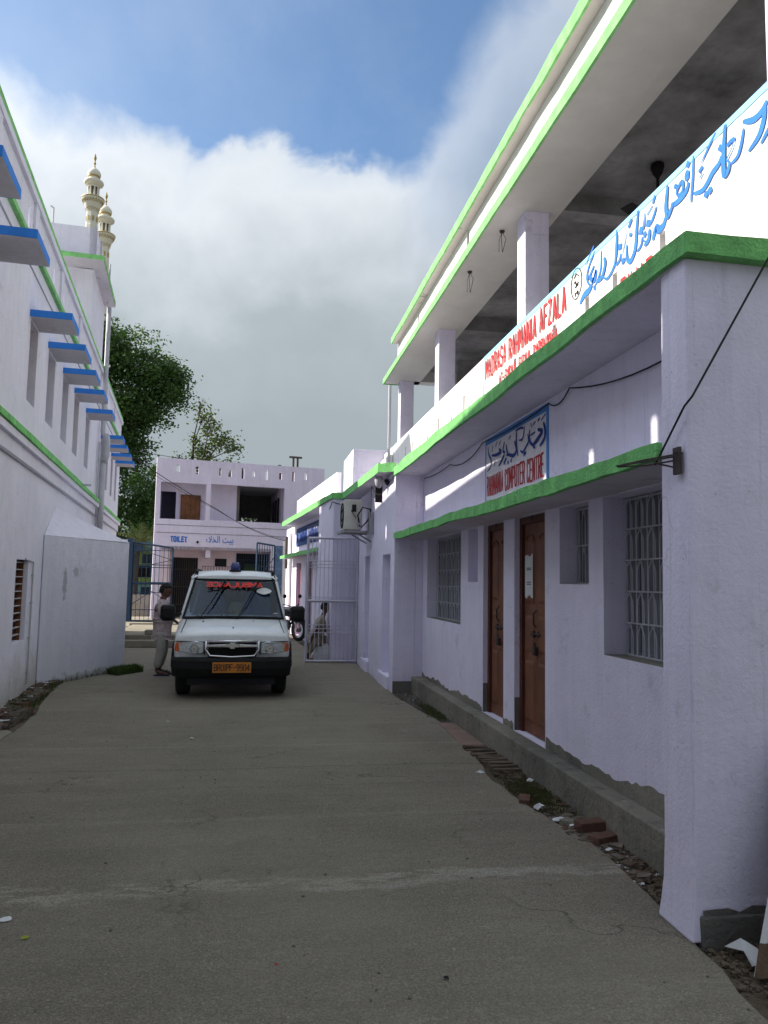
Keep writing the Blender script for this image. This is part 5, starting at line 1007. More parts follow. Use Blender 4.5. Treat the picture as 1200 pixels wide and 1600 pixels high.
# bumper
def bs(z, y0, xw, r=.06): return [V(-xw, y0+.30, z), V(-xw, y0+.10, z), V(-xw+.06, y0+.02, z), V(-.45, y0-.04, z), V(0, y0-.055, z), V(.45, y0-.04, z), V(xw-.06, y0+.02, z), V(xw, y0+.10, z), V(xw, y0+.30, z)]
mb = MB()
secs = [bs(.30, .10, .80), bs(.33, .03, .835), (bs(.44, -.01, .845)), bs(.47, -.005, .85), bs(.545, .0, .85), bs(.58, .03, .84), bs(.59, .10, .82)]
mb.loft(secs, closed=False, cap=False); bp = mb.build('bumper', m_black, vr, fixn=True, smooth=False)
q = bp.modifiers.new('solid', 'SOLIDIFY'); q.thickness = .02
mb = MB(); mb.box(-.62, .62, .06, .2, .20, .33); mb.box(-.52, .52, .16, .4, .19, .30); mb.build('under_tray', m_dark, vr)
mb = MB()
for s in (1, -1): mb.lathe([(.001, 0), (.05, 0), (.06, -.02), (.062, -.03)], (s*.54, .03, .41), 14, axis=(0, 1, 0)); mb.box(s*.40-.13 if s > 0 else s*.40-.13, s*.40+.13, -.035, -.01, .42, .47)
mb.build('fog_lamp_recess', m_dark, vr)
mb = MB(); mb.box(-.27, .27, -.085, -.07, .385, .53); pl = mb.build('number_plate', m_plate, vr, bevel=.004)
mb = MB(); mb.box(-.28, .28, -.07, -.05, .375, .54); mb.build('plate_holder', m_black, pl)
brush('plate_lettering', 'BR01PF-9904', m_blacktxt, pl, (-.25, -.088, .41), (1, 0, 0), (0, 0, 1), .50, .095, .011, .42, org=(0, 0, 0))
# grille
mb = MB(); mb.box(-.34, .34, .05, .14, .60, .81); mb.build('grille_opening', m_dark, vr)
mb = MB(); mb.tube([V(-.37, .045, .815), V(.37, .045, .815)], .018, 6); mb.tube([V(-.37, .045, .82), V(-.375, .04, .70), V(-.31, .03, .61), V(0, .02, .595), V(.31, .03, .61), V(.375, .04, .70), V(.37, .045, .82)], .019, 6); mb.build('grille_surround', m_chrome, vr, smooth=True)
mb = MB(); mb.loft([[V(-.355, .05, .73), V(-.355, .05, .775), V(-.355, .02, .765), V(-.355, .02, .735)], [V(0, .03, .73), V(0, .03, .79), V(0, -.005, .775), V(0, -.005, .735)], [V(.355, .05, .73), V(.355, .05, .775), V(.355, .02, .765), V(.355, .02, .735)]]); mb.build('grille_bar', m_chrome, vr, fixn=True, bevel=.004)
mb = MB()
for k in range(5): mb.box(-.32, .32, .035, .05, .62+.022*k, .626+.022*k)
for k in range(19): mb.box(-.32+k*.035, -.314+k*.035, .035, .05, .615, .72)
mb.build('grille_mesh', m_black, vr)
mb = MB(); q = [(-.10, .745), (-.095, .775), (-.038, .775), (-.034, .80), (.038, .80), (.034, .775), (.10, .775), (.095, .735), (.036, .735), (.032, .712), (-.04, .712), (-.036, .735), (-.10, .735)]
mb.loft([[V(x, -.012, z) for x, z in q], [V(x*.9, -.03, (z-.755)*.9+.755) for x, z in q]]); mb.build('bow_tie_emblem', m_chrome, vr, fixn=True)
for s in (1, -1):
    nm = 'headlight'
    mb = MB(); P0 = [(.40, .645), (.40, .80), (.50, .815), (.76, .80), (.74, .66), (.5, .64)]; yy = lambda x: .055+max(0, x-.55)*.25
    mb.loft([[V(s*x, yy(x)+.06, z) for x, z in P0], [V(s*x, yy(x), z) for x, z in P0], [V(s*(x*.97+.02), yy(x)-.015, (z-.715)*.88+.715) for x, z in P0]]); h = mb.build(nm, m_lens, vr, fixn=True, bevel=.006)
    mb = MB(); mb.lathe([(.001, 0), (.05, -.0), (.062, -.018), (.064, -.02)], (s*.53, .035, .715), 14, axis=(0, 1, 0)); mb.build('reflector', m_chrome, h)
    mb = MB(); mb.lathe([(.001, -.02), (.012, -.018), (.012, .0)], (s*.53, .032, .715), 8, axis=(0, 1, 0)); mb.build('bulb', m_steel, h)
    mb = MB(); P1 = [(.695, .66), (.71, .803), (.80, .79), (.815, .70), (.79, .67)]
    mb.loft([[V(s*x, yy(x)+.05, z) for x, z in P1], [V(s*x, yy(x)-.012, z) for x, z in P1]]); mb.build('indicator', m_amber, h, fixn=True, bevel=.006)
    mb = MB(); mb.tube([V(s*.39, .045, .625), V(s*.39, .045, .805), V(s*.80, .10, .81)], .008, 4); mb.build('headlight_seal', m_black, h)
    # mirror
    mb = MB(); mb.tube([V(s*.80, 1.18, 1.15), V(s*.88, 1.12, 1.14), V(s*.95, 1.08, 1.15)], .022, 6)
    mb.loft([[V(s*(1.0+a*.115*k), 1.10+d, 1.17+b*.125*k) for a, b in ((-1, -.75), (-.8, -1), (.6, -1), (1, -.7), (1, .7), (.7, 1), (-.75, 1), (-1, .7))] for d, k in ((-.12, .55), (-.09, .9), (0, 1), (.03, .97))]); mb.build('door_mirror', m_black, vr, fixn=True, bevel=.008)
    for y in (.62, 3.45):                                     # wheels
        mb = MB(); w0, w1 = s*.60, s*.80
        mb.lathe([(.20, 0), (.30, 0), (.335, .025), (.34, .06), (.34, .14), (.335, .175), (.30, .20), (.20, .20)], (s*.70-.10, y, .34), 28, axis=(1, 0, 0)); wh = mb.build('wheel', m_rubber, vr, smooth=True)
        mb = MB(); mb.lathe([(.001, 0), (.06, 0), (.12, .03), (.19, .0), (.205, .02), (.205, .05)], (s*.80, y, .34), 18, axis=(-s, 0, 0)); mb.build('rim', m_steel, wh)
        mb = MB(); rr = .42; P = [V(s*.845, y-rr, .45), V(s*.845, y-rr*.8, .62), V(s*.85, y-rr*.4, .73), V(s*.852, y, .76), V(s*.85, y+rr*.4, .73), V(s*.845, y+rr*.8, .62), V(s*.845, y+rr, .45)]; mb.tube(P, .02, 5); mb.build('wheel_arch', m_black, vr)
    mb = MB()
    for y in (2.2, 3.2): mb.tube([V(s*.845, y, .5), V(s*.857, y, .78), V(s*.838, y, 1.05)], .004, 4)
    mb.build('door_seam', m_black, vr)
mb = MB(); mb.box(-.62, .62, 1.5, 4.0, .18, .42); mb.build('underbody', m_dark, vr)
mb = MB(); mb.lathe([(.065, 0), (.075, .01), (.078, .09), (.07, .12), (.05, .16), (.001, .165)], (.0, 1.95, 1.83), 16); bc = mb.build('beacon', m_bluel, vr, smooth=True); mb = MB(); mb.lathe([(.095, 0), (.10, .0), (.10, .03), (.09, .035)], (0, 1.95, 1.825), 16); mb.build('beacon_base', m_black, bc)
# cabin
mb = MB(); mb.box(-.74, .74, 1.12, 1.42, .95, 1.10); mb.build('dashboard', m_black, vr, bevel=.03)
mb = MB(); mb.box(-.78, .78, 3.0, 3.05, .5, 1.72); mb.build('bulkhead', m_dark, vr)
for x in (-.38, .38):
    mb = MB(); mb.loft([[V(x-.25, 1.95, .8), V(x+.25, 1.95, .8), V(x+.25, 2.1, .8), V(x-.25, 2.1, .8)], [V(x-.24, 2.05, 1.30), V(x+.24, 2.05, 1.30), V(x+.24, 2.18, 1.30), V(x-.24, 2.18, 1.30)], [V(x-.15, 2.1, 1.50), V(x+.15, 2.1, 1.50), V(x+.15, 2.2, 1.50), V(x-.15, 2.2, 1.50)]]); mb.build('seat', m_seat, vr, bevel=.04, fixn=True)
mb = MB(); mb.tube([V(-.38+.19*math.cos(a), 1.42+.10*math.sin(a)*.5, 1.12+.17*math.sin(a)) for a in [2*math.pi*i/20 for i in range(21)]], .014, 6, cap=False); mb.build('steering_wheel', m_black, vr)
mb = MB(); mb.obox(V(-.70, 1.9, 1.05), V(.03, 0, 0), V(0, .9, 0), V(.12, 0, .55)); mb.build('side_curtain', mat('curtain_blue', (.10, .17, .32), .9, .1, 5, .1), vr)
mb = MB(); mb.box(-.12, .02, 2.5, 2.53, 1.40, 1.62); mb.build('first_aid_poster', mat('poster_red', (.5, .08, .06), .7, .5, 18, 0), vr)
mb = MB(); mb.obox(V(-.10, 1.50, 1.58), V(.2, 0, 0), V(0, .02, 0), V(0, -.01, .05)); mb.build('rear_view_mirror', m_black, vr)

# ================================================================== PEOPLE
def skin(name, nodes, edges, root, m, parent, sub=2):
    me = bpy.data.meshes.new(name); ks = list(nodes); me.from_pydata([nodes[k][0] for k in ks], [(ks.index(a), ks.index(b)) for a, b in edges], [])
    o = bpy.data.objects.new(name, me); col.objects.link(o); o.modifiers.new('skin', 'SKIN')
    lay = me.skin_vertices[0].data
    for i, k in enumerate(ks):
        r = nodes[k][1]; lay[i].radius = (r, r) if not isinstance(r, tuple) else r; lay[i].use_root = (k == root)
    s = o.modifiers.new('sub', 'SUBSURF'); s.levels = sub; s.render_levels = sub
    bpy.context.view_layer.update()
    nm = bpy.data.meshes.new_from_object(o.evaluated_get(bpy.context.evaluated_depsgraph_get()))
    bpy.data.objects.remove(o); nm.name = name; nm.materials.clear(); nm.materials.append(m)
    nm.polygons.foreach_set('use_smooth', [True]*len(nm.polygons))
    ob = bpy.data.objects.new(name, nm); col.objects.link(ob); ob.parent = parent; ORG[ob.name] = Vector((0, 0, 0)); return ob
def head_into(ob, c, s=1.0, tilt=0.0):
    """adds a skull with brow, nose, lips, chin, ears and eye sockets to the body mesh; faces +X"""
    b = bmesh.new(); b.from_mesh(ob.data)
    bb = bmesh.new(); bmesh.ops.create_uvsphere(bb, u_segments=28, v_segments=20, radius=1)
    for v in bb.verts:
        x, y, z = v.co; g = lambda a, bq, w: math.exp(-((a-bq)/w)**2)
        px = x*.098; py = y*.074; pz = z*.118
        if z < 0: py *= 1-.30*(-z)**1.5; px *= 1-.12*(-z); px += .012*(-z)
        if x > 0: 
            px += .026*g(z, -.12, .16)*g(y, 0, .20)+.010*g(z, -.42, .10)*g(y, 0, .35)+.010*g(z, -.78, .15)*g(y, 0, .35)+.007*g(z, .18, .10)*g(abs(y), .3, .35)
            px -= .009*g(z, .02, .10)*g(abs(y), .38, .16)
        v.co = (px, py, pz)
    for s_ in (1, -1):
        r_ = bmesh.ops.create_uvsphere(bb, u_segments=8, v_segments=6, radius=1)
        for v in r_['verts']: v.co = (v.co.x*.018-.008, v.co.y*.008+s_*.074, v.co.z*.032-.01)
    mt = Matrix.Translation(Vector(c)) @ Matrix.Rotation(tilt, 4, 'Y') @ Matrix.Scale(s, 4)
    bmesh.ops.transform(bb, matrix=mt, verts=bb.verts); tmp = bpy.data.meshes.new('t'); bb.to_mesh(tmp); bb.free(); b.from_mesh(tmp); bpy.data.meshes.remove(tmp)
    b.to_mesh(ob.data); b.free(); ob.data.polygons.foreach_set('use_smooth', [True]*len(ob.data.polygons))
    return mt
def hair(mt, parent, m=None):
    bb = bmesh.new(); bmesh.ops.create_uvsphere(bb, u_segments=26, v_segments=18, radius=1); r = random.Random(2)
    kill = []
    for v in bb.verts:
        x, y, z = v.co
        lim = .30+.25*x if x > 0 else -.45
        if z < lim-.02: kill.append(v)
        j = r.uniform(.98, 1.05); v.co = (x*.108*j-.004, y*.083*j, z*.128*j+.002)
    bmesh.ops.delete(bb, geom=kill, context='VERTS'); bmesh.ops.transform(bb, matrix=mt, verts=bb.verts)
    me = bpy.data.meshes.new('hair'); bb.to_mesh(me); bb.free(); me.materials.append(m or m_hair); me.polygons.foreach_set('use_smooth', [True]*len(me.polygons))
    o = bpy.data.objects.new('hair', me); col.objects.link(o); o.parent = parent; q = o.modifiers.new('s', 'SOLIDIFY'); q.thickness = .012; return o
def hand(nodes, edges, wrist, key, dirv, up, side=1, curl=.35):
    d = Vector(dirv).normalized(); u = Vector(up).normalized(); r = d.cross(u).normalized(); w_ = Vector(wrist)
    palm = w_+d*.055; nodes[key+'p'] = (tuple(palm), (.030, .016)); edges.append((key, key+'p'))
    for i, (off, ln_) in enumerate(((-.028, .062), (-.010, .072), (.009, .068), (.027, .052))):
        a = palm+d*.035+r*off; b = a+d*ln_*.55-u*ln_*curl*.4; c = b+d*ln_*.4-u*ln_*curl
        for n_, p, rr in (('a', a, .0095), ('b', b, .0085), ('c', c, .007)): nodes[f'{key}{i}{n_}'] = (tuple(p), rr)
        edges += [(key+'p', f'{key}{i}a'), (f'{key}{i}a', f'{key}{i}b'), (f'{key}{i}b', f'{key}{i}c')]
    a = w_+d*.035-r*.034*side-u*.004; b = a+d*.032-r*.016*side-u*.008
    nodes[key+'t1'] = (tuple(a), .010); nodes[key+'t2'] = (tuple(b), .0085); edges += [(key+'p', key+'t1'), (key+'t1', key+'t2')]
m_shirt = mat('shirt_check', (.50, .41, .41), .95, .25, 14, .4, 60)
m_trous = mat('trousers_grey', (.40, .38, .34), .95, .12, 6, .5, 20)
m_sandal = mat('sandal_blue', (.04, .04, .09), .8, .2, 20, .2)
man = thing('person', 'standing man in short sleeved shirt and pale trousers reaching towards the ambulance mirror', 'person', (-1.62, 14.2, 0), local=True)
nd = {'pel': ((0, 0, .84), .10), 'w': ((.0, 0, .98), .10), 'ch': ((-.01, 0, 1.16), .11), 'nk': ((.0, 0, 1.33), .060), 'hd': ((.03, 0, 1.42), .058)}
ed = [('pel', 'w'), ('w', 'ch'), ('ch', 'nk'), ('nk', 'hd')]
arms = {'l': (1, [(-.01, .17, 1.27), (.06, .22, 1.05), (.22, .16, .93)]), 'r': (-1, [(-.01, -.17, 1.27), (.05, -.20, 1.03), (.31, -.17, 1.05)])}
for k, (s, J) in arms.items():
    nd[k+'s'] = (J[0], .052); nd[k+'e'] = (J[1], .036); nd[k+'h'] = (J[2], .024); ed += [('ch', k+'s'), (k+'s', k+'e'), (k+'e', k+'h')]
    hand(nd, ed, J[2], k+'h', Vector(J[2])-Vector(J[1]), (0, 0, 1), s, .3)
legs = {'l': [(.0, .09, .80), (.04, .10, .44), (-.03, .10, .08), (.10, .12, .035), (.17, .125, .03)], 'r': [(.0, -.09, .80), (.02, -.10, .44), (-.05, -.11, .08), (.08, -.14, .035), (.15, -.15, .03)]}
for k, J in legs.items():
    for n_, p, r_ in zip('hkaft', J, (.085, .055, .036, .034, .024)): nd[k+n_+'g'] = (p, r_)
    ed += [('pel', k+'hg'), (k+'hg', k+'kg'), (k+'kg', k+'ag'), (k+'ag', k+'fg'), (k+'fg', k+'tg')]
bd = skin('body', nd, ed, 'pel', m_skin, man); mt = head_into(bd, (.045, 0, 1.478), 1.06, R(12)); hair(mt, man)
nd = {'h': ((.0, 0, .80), .17), 'w': ((.015, 0, .94), .17), 'c': ((-.01, 0, 1.12), .165), 'u': ((-.015, 0, 1.24), .12), 'n': ((.0, 0, 1.33), .075), 'hh': ((0, 0, .69), .175), 'ls': ((-.01, .155, 1.24), .088), 'le': ((.035, .215, 1.06), .082), 'rs': ((-.01, -.155, 1.24), .088), 're': ((.035, -.205, 1.05), .082)}
skin('shirt', nd, [('h', 'hh'), ('h', 'w'), ('w', 'c'), ('c', 'u'), ('u', 'n'), ('u', 'ls'), ('ls', 'le'), ('u', 'rs'), ('rs', 're')], 'h', m_shirt, man)
nd = {'p': ((0, 0, .80), .13), 'lh': ((.0, .085, .70), .115), 'lk': ((.04, .10, .44), .092), 'la': ((-.03, .105, .12), .072), 'rh': ((.0, -.085, .70), .115), 'rk': ((.02, -.10, .44), .092), 'ra': ((-.05, -.115, .12), .072)}
skin('trousers', nd, [('p', 'lh'), ('lh', 'lk'), ('lk', 'la'), ('p', 'rh'), ('rh', 'rk'), ('rk', 'ra')], 'p', m_trous, man)
for s, x, yaw_ in ((.115, .05, .05), (-.125, .03, -.1)):
    mb = MB(); P = [(-.12, -.035), (-.10, -.042), (.0, -.036), (.10, -.048), (.15, -.03), (.155, .02), (.11, .045), (0, .036), (-.10, .042), (-.12, .03)]; mb.prism([(x+a, s+b+a*yaw_) for a, b in P], .0, .022); sd = mb.build('sandal', m_sandal, man, bevel=.005); mb = MB(); mb.tube([(x+.02, s-.045, .02), (x+.05, s-.03, .065), (x+.06, s+.03, .065), (x+.03, s+.045, .02)], .011, 5); mb.tube([(x+.055, s, .065), (x+.11, s, .03)], .008, 5); mb.build('strap', m_sandal, sd)
# seated man
m_kurta = mat('kurta_khaki', (.30, .245, .165), .95, .2, 8, .5, 30)
m_shawl = mat('scarf_pale', (.42, .39, .31), .95, .15, 8, .5, 30)
sm = thing('person', 'man in khaki squatting behind the white gate, a pale scarf over his shoulder', 'person', (1.42, 16.75, 0), local=True)
nd = {'pel': ((-.08, 0, .46), .10), 'w': ((-.08, 0, .58), .10), 'ch': ((-.01, 0, .78), .105), 'nk': ((.04, 0, .95), .052), 'hd': ((.07, 0, 1.05), .05)}; ed = [('pel', 'w'), ('w', 'ch'), ('ch', 'nk'), ('nk', 'hd')]
for k, s, J in (('l', 1, [(.0, .16, .87), (.05, .2, .64), (.28, .16, .56)]), ('r', -1, [(.0, -.16, .87), (-.12, -.22, .66), (-.22, -.24, .44)])):
    nd[k+'s'] = (J[0], .05); nd[k+'e'] = (J[1], .036); nd[k+'h'] = (J[2], .024); ed += [('ch', k+'s'), (k+'s', k+'e'), (k+'e', k+'h')]; hand(nd, ed, J[2], k+'h', Vector(J[2])-Vector(J[1]), (0, 0, 1), s, .5)
for k, J in {'l': [(-.04, .09, .44), (.24, .12, .44), (.24, .12, .08), (.36, .13, .035), (.43, .13, .03)], 'r': [(-.08, -.09, .42), (-.16, -.18, .36), (-.30, -.16, .09), (-.22, -.17, .035), (-.15, -.17, .03)]}.items():
    for n_, p, r_ in zip('hkaft', J, (.085, .058, .036, .034, .026)): nd[k+n_+'g'] = (p, r_)
    ed += [('pel', k+'hg'), (k+'hg', k+'kg'), (k+'kg', k+'ag'), (k+'ag', k+'fg'), (k+'fg', k+'tg')]
bd = skin('body', nd, ed, 'pel', m_skin, sm); mt = head_into(bd, (.085, 0, 1.13), .98, R(4)); hair(mt, sm)
nd = {'h': ((-.08, 0, .42), .17), 'w': ((-.07, 0, .58), .155), 'c': ((-.02, 0, .76), .155), 'u': ((.01, 0, .87), .115), 'n': ((.035, 0, .94), .06), 'ls': ((.0, .155, .87), .066), 'le': ((.04, .19, .70), .058), 'rs': ((.0, -.155, .87), .066), 're': ((-.08, -.205, .72), .06)}
skin('shirt', nd, [('h', 'w'), ('w', 'c'), ('c', 'u'), ('u', 'n'), ('u', 'ls'), ('ls', 'le'), ('u', 'rs'), ('rs', 're')], 'h', m_kurta, sm)
nd = {'p': ((-.08, 0, .44), (.12, .12)), 'lh': ((.02, .10, .43), .10), 'lk': ((.25, .12, .44), .085), 'la': ((.25, .12, .16), .055), 'rh': ((-.10, -.11, .40), .10), 'rk': ((-.16, -.18, .36), .09), 'ra': ((-.28, -.16, .14), .055)}
skin('trousers', nd, [('p', 'lh'), ('lh', 'lk'), ('lk', 'la'), ('p', 'rh'), ('rh', 'rk'), ('rk', 'ra')], 'p', m_kurta, sm)
nd = {'a': ((.05, -.10, .97), (.05, .03)), 'b': ((-.10, -.19, .84), (.06, .03)), 'c': ((-.20, -.24, .62), (.055, .03)), 'd': ((-.32, -.24, .42), (.05, .022)), 'e': ((-.33, -.22, .30), .02)}
skin('scarf', nd, [('a', 'b'), ('b', 'c'), ('c', 'd'), ('d', 'e')], 'a', m_shawl, sm)
mb = MB(); mb.loft([[V(1.24, 16.62, 0), V(1.66, 16.62, 0), V(1.66, 16.9, 0), V(1.24, 16.9, 0)], [V(1.22, 16.60, .12), V(1.68, 16.62, .14), V(1.66, 16.92, .12), V(1.24, 16.92, .1)], [V(1.34, 16.64, .30), V(1.62, 16.66, .36), V(1.60, 16.86, .36), V(1.36, 16.86, .3)]])
tag(mb.build('cloth_sack', m_paper, bevel=.03, fixn=True, org=(1.45, 16.75, 0)), 'white cloth sack under the squatting man behind the gate', 'sack')
# driver seen through the windscreen
m_yel = mat('shirt_yellow', (.40, .36, .22), .95, .15, 8, .4, 30)
dv = thing('person', 'man in a pale yellow shirt sitting inside the ambulance behind the windscreen', 'person', (-.38+.38+.0-.32, 13.3, .72), local=True)
nd = {'pel': ((0, 0, .0), .10), 'w': ((0, 0, .15), .10), 'ch': ((0, 0, .36), .11), 'nk': ((0, -.02, .52), .05), 'hd': ((0, -.03, .6), .05), 'ls': ((.17, 0, .45), .05), 'le': ((.24, -.08, .25), .036), 'lh': ((.15, -.28, .2), .025), 'rs': ((-.17, 0, .45), .05), 're': ((-.24, -.08, .25), .036), 'rh': ((-.15, -.28, .25), .025)}
ed = [('pel', 'w'), ('w', 'ch'), ('ch', 'nk'), ('nk', 'hd'), ('ch', 'ls'), ('ls', 'le'), ('le', 'lh'), ('ch', 'rs'), ('rs', 're'), ('re', 'rh')]
hand(nd, ed, nd['lh'][0], 'lh', (-.3, -1, 0), (0, 0, 1), 1, .5); hand(nd, ed, nd['rh'][0], 'rh', (.3, -1, 0), (0, 0, 1), -1, .5)
bd = skin('body', nd, ed, 'pel', m_skin, dv)
mt = Matrix.Rotation(R(-90), 4, 'Z')
_b = bpy.data.meshes.new('x'); _o2 = bpy.data.objects.new('head', _b); mt2 = head_into(_o2, (.03, 0, .665), .95, R(5)); _b.transform(mt)
b = bmesh.new(); b.from_mesh(bd.data); b.from_mesh(_b); b.to_mesh(bd.data); b.free(); bpy.data.objects.remove(_o2)
hh = hair(mt2, dv); hh.data.transform(mt)
nd = {'h': ((0, 0, -.02), .17), 'w': ((0, 0, .15), .16), 'c': ((0, 0, .33), .165), 'u': ((0, 0, .44), .12), 'n': ((0, -.015, .515), .06), 'ls': ((.165, 0, .45), .065), 'le': ((.215, -.05, .31), .06), 'rs': ((-.165, 0, .45), .065), 're': ((-.215, -.05, .31), .06)}
skin('shirt', nd, [('h', 'w'), ('w', 'c'), ('c', 'u'), ('u', 'n'), ('u', 'ls'), ('ls', 'le'), ('u', 'rs'), ('rs', 're')], 'h', m_yel, dv)
dv.location = (-.22, 13.62, .80)

# ================================================================== MOTORCYCLE (front is local -Y, leaning on its stand)
mc = thing('motorcycle', 'black motorcycle parked by the far ledge to the right of the ambulance', 'motorcycle', (.84, 22.5, 0), local=True, rz=R(37))
def wheel(y, r):
    b = MB(); n = 28
    b.lathe([(r-.09, -.035), (r-.03, -.045), (r, -.02), (r, .02), (r-.03, .045), (r-.09, .035)], (0, y, r), n, axis=(1, 0, 0)); w_ = b.build('wheel', m_rubber, mc, smooth=True)
    b = MB(); b.lathe([(r-.075, -.03), (r-.10, -.03), (r-.10, .03), (r-.075, .03)], (0, y, r), n, axis=(1, 0, 0)); b.build('rim', m_steel, w_)
    b = MB(); b.lathe([(.04, -.06), (.06, -.05), (.06, .05), (.04, .06)], (0, y, r), 12, axis=(1, 0, 0))
    for k in range(12): a = k*math.pi/6; b.tube([V(.03*(1 if k % 2 else -1), y, r), V(0, y+(r-.09)*math.cos(a), r+(r-.09)*math.sin(a))], .004, 4)
    b.build('spokes', m_steel, w_)
wheel(-.65, .31); wheel(.62, .31)
mb = MB()
for s in (1, -1): mb.tube([V(s*.08, -.66, .31), V(s*.08, -.52, .62), V(s*.08, -.40, .92)], [.022, .025, .022], 8)
mb.build('fork', m_chrome, mc)
mb = MB(); mb.loft([[V(s*.05, -.65+.36*math.cos(a)*1, .31+.36*math.sin(a)) for s in (-1, 1)]+[V(s*.05, -.65+.345*math.cos(a), .31+.345*math.sin(a)) for s in (1, -1)] for a in [R(25+13*k) for k in range(10)]]); mb.build('mudguard', m_black, mc, fixn=True)
mb = MB(); mb.tube([V(-.34, -.24, 1.02), V(-.2, -.36, 1.0), V(-.05, -.40, .95), V(.05, -.40, .95), V(.2, -.36, 1.0), V(.34, -.24, 1.02)], .014, 8); mb.build('handlebar', m_black, mc)
mb = MB()
for s in (1, -1): mb.tube([V(s*.24, -.32, 1.02), V(s*.27, -.34, 1.18)], .007, 5); mb.lathe([(.001, -.02), (.055, -.015), (.06, .01), (.001, .02)], (s*.28, -.34, 1.25), 14, axis=(0, 1, 0))
mb.build('mirror', m_black, mc)
mb = MB(); mb.lathe([(.001, -.06), (.07, -.055), (.09, -.02), (.085, .05), (.04, .10)], (0, -.50, .88), 16, axis=(0, 1, 0)); hl = mb.build('headlight', m_black, mc, smooth=True); mb = MB(); mb.lathe([(.001, -.068), (.06, -.064), (.08, -.03)], (0, -.502, .88), 16, axis=(0, 1, 0)); mb.build('lens', m_lens, hl)
def egg(name, c, rx, ry, rz, m):
    b = MB(); n = 12; secs = []
    for k in range(11):
        t = -1+2*k/10; q = math.sqrt(max(0, 1-t*t))**.7+.02; secs.append([V(c[0]+rx*q*math.cos(2*math.pi*j/n), c[1]+ry*t, c[2]+rz*q*math.sin(2*math.pi*j/n)) for j in range(n)])
    b.loft(secs); return b.build(name, m, mc, smooth=True)
egg('fuel_tank', (0, -.13, .82), .15, .27, .13, mat('bike_paint', (.02, .02, .025), .25, .1, 5, 0, spec=.6, coat=.6)); egg('seat', (0, .35, .79), .12, .36, .055, m_black); egg('engine', (0, -.05, .42), .14, .20, .17, m_steel); egg('side_cover', (0, .30, .60), .13, .2, .12, m_black)
mb = MB(); mb.tube([V(0, -.38, .88), V(0, -.30, .70), V(0, -.20, .32), V(0, .15, .28), V(0, .3, .45), V(0, .55, .72), V(0, .85, .78)], .02, 6); mb.tube([V(0, -.36, .8), V(0, .1, .72), V(0, .5, .7)], .02, 6)
for s in (1, -1): mb.tube([V(s*.07, .2, .36), V(s*.09, .62, .31)], .018, 6); mb.tube([V(s*.11, .45, .70), V(s*.11, .58, .36)], .02, 6)
mb.build('frame', m_black, mc); mb = MB(); mb.tube([V(.12, -.1, .35), V(.15, .1, .24), V(.15, .75, .30)], [.02, .03, .045], 8); mb.build('exhaust', m_chrome, mc)
mb = MB(); mb.loft([[V(s*.05, .62+.36*math.cos(a), .31+.36*math.sin(a)) for s in (-1, 1)]+[V(s*.05, .62+.345*math.cos(a), .31+.345*math.sin(a)) for s in (1, -1)] for a in [R(15+14*k) for k in range(9)]]); mb.box(-.06, .06, .88, .91, .6, .68); mb.build('rear_mudguard', m_black, mc, fixn=True)
mb = MB(); mb.tube([V(-.1, .1, .3), V(-.2, .14, .0)], .012, 5); mb.build('side_stand', m_black, mc)

# ================================================================== LOOSE THINGS ON THE GROUND
r = random.Random(21)
def chunk(sx_, sy_, sz_, rr, amt=.25):
    b = MB(); b.box(-sx_/2, sx_/2, -sy_/2, sy_/2, 0, sz_)
    for v in b.v: v.x *= 1+rr.uniform(-amt, amt); v.y *= 1+rr.uniform(-amt, amt); v.z *= 1+rr.uniform(-amt, amt)
    return b
bm_ = chunk(1.25, .28, .17, r, .03); bm_.v = [v+V(-2.5, 19.9, 0) for v in bm_.v]
for nm, lab, pts in (('kerb_stone', 'long bare concrete beam lying nearest across the lane behind the standing man', (-3.4, -1.75, 19.7, 20.0, 0, .17)), ('kerb_stone', 'long concrete beam lying behind and above the nearest one', (-3.6, -2.0, 20.4, 20.75, .0, .26)), ('kerb_stone', 'short rough stone block on top of the concrete beams', (-2.75, -2.35, 20.42, 20.7, .265, .38))):
    mb = MB(); mb.box(*pts); tag(mb.build(nm, m_conc, bevel=.02, org=((pts[0]+pts[1])/2, (pts[2]+pts[3])/2, pts[4])), lab, 'stone block')
mb = MB()
for k in range(60):
    c_ = V(r.uniform(-2.2, -1.5), r.uniform(20.1, 21.4), 0); s = r.uniform(.04, .14); q = chunk(s, s, s*.8, r); a = r.uniform(0, 6.3); q.v = [V(v.x*math.cos(a)-v.y*math.sin(a), v.x*math.sin(a)+v.y*math.cos(a), v.z)+c_ for v in q.v]; i = len(mb.v); mb.v += q.v; mb.f += [[x+i for x in f] for f in q.f]; mb.mi += q.mi
tag(mb.build('rubble', m_conc), 'heap of broken concrete beside the long beams', 'rubble', kind='stuff')
# pink slab and brick-on-edge strip before the doors
mb = MB(); mb.prism([(2.20, 8.02), (2.44, 7.98), (2.445, 9.25), (2.24, 9.3)], -.04, .012); tag(mb.build('stone_slab', m_slab, org=(2.3, 8.6, 0), bevel=.008), 'pinkish stone slab laid against the plinth before the farther door', 'slab')
be = thing('brick_edging', 'row of bricks laid on edge in the verge before the nearer door', 'brick edging', (2.3, 7.4, -.03))
b0 = None
for k in range(13):
    y = 6.92+k*.078; rw = r.uniform(-.06, .06)
    if b0 is None: b = chunk(.25, .062, .075, r, .06); b0 = b.build('brick', mat('brick_muddy', (.15, .115, .085), .97, .35, 5, .8, 30), be, org=(0, 0, 0)); b0.location = (2.31-2.3, y-7.4, -.022); b0.rotation_euler = (0, 0, rw)
    else: inst(b0, be, (2.31+r.uniform(-.03, .03)-2.3, y-7.4, r.uniform(-.035, -.012)), (r.uniform(-.1, .1), r.uniform(-.08, .08), rw))
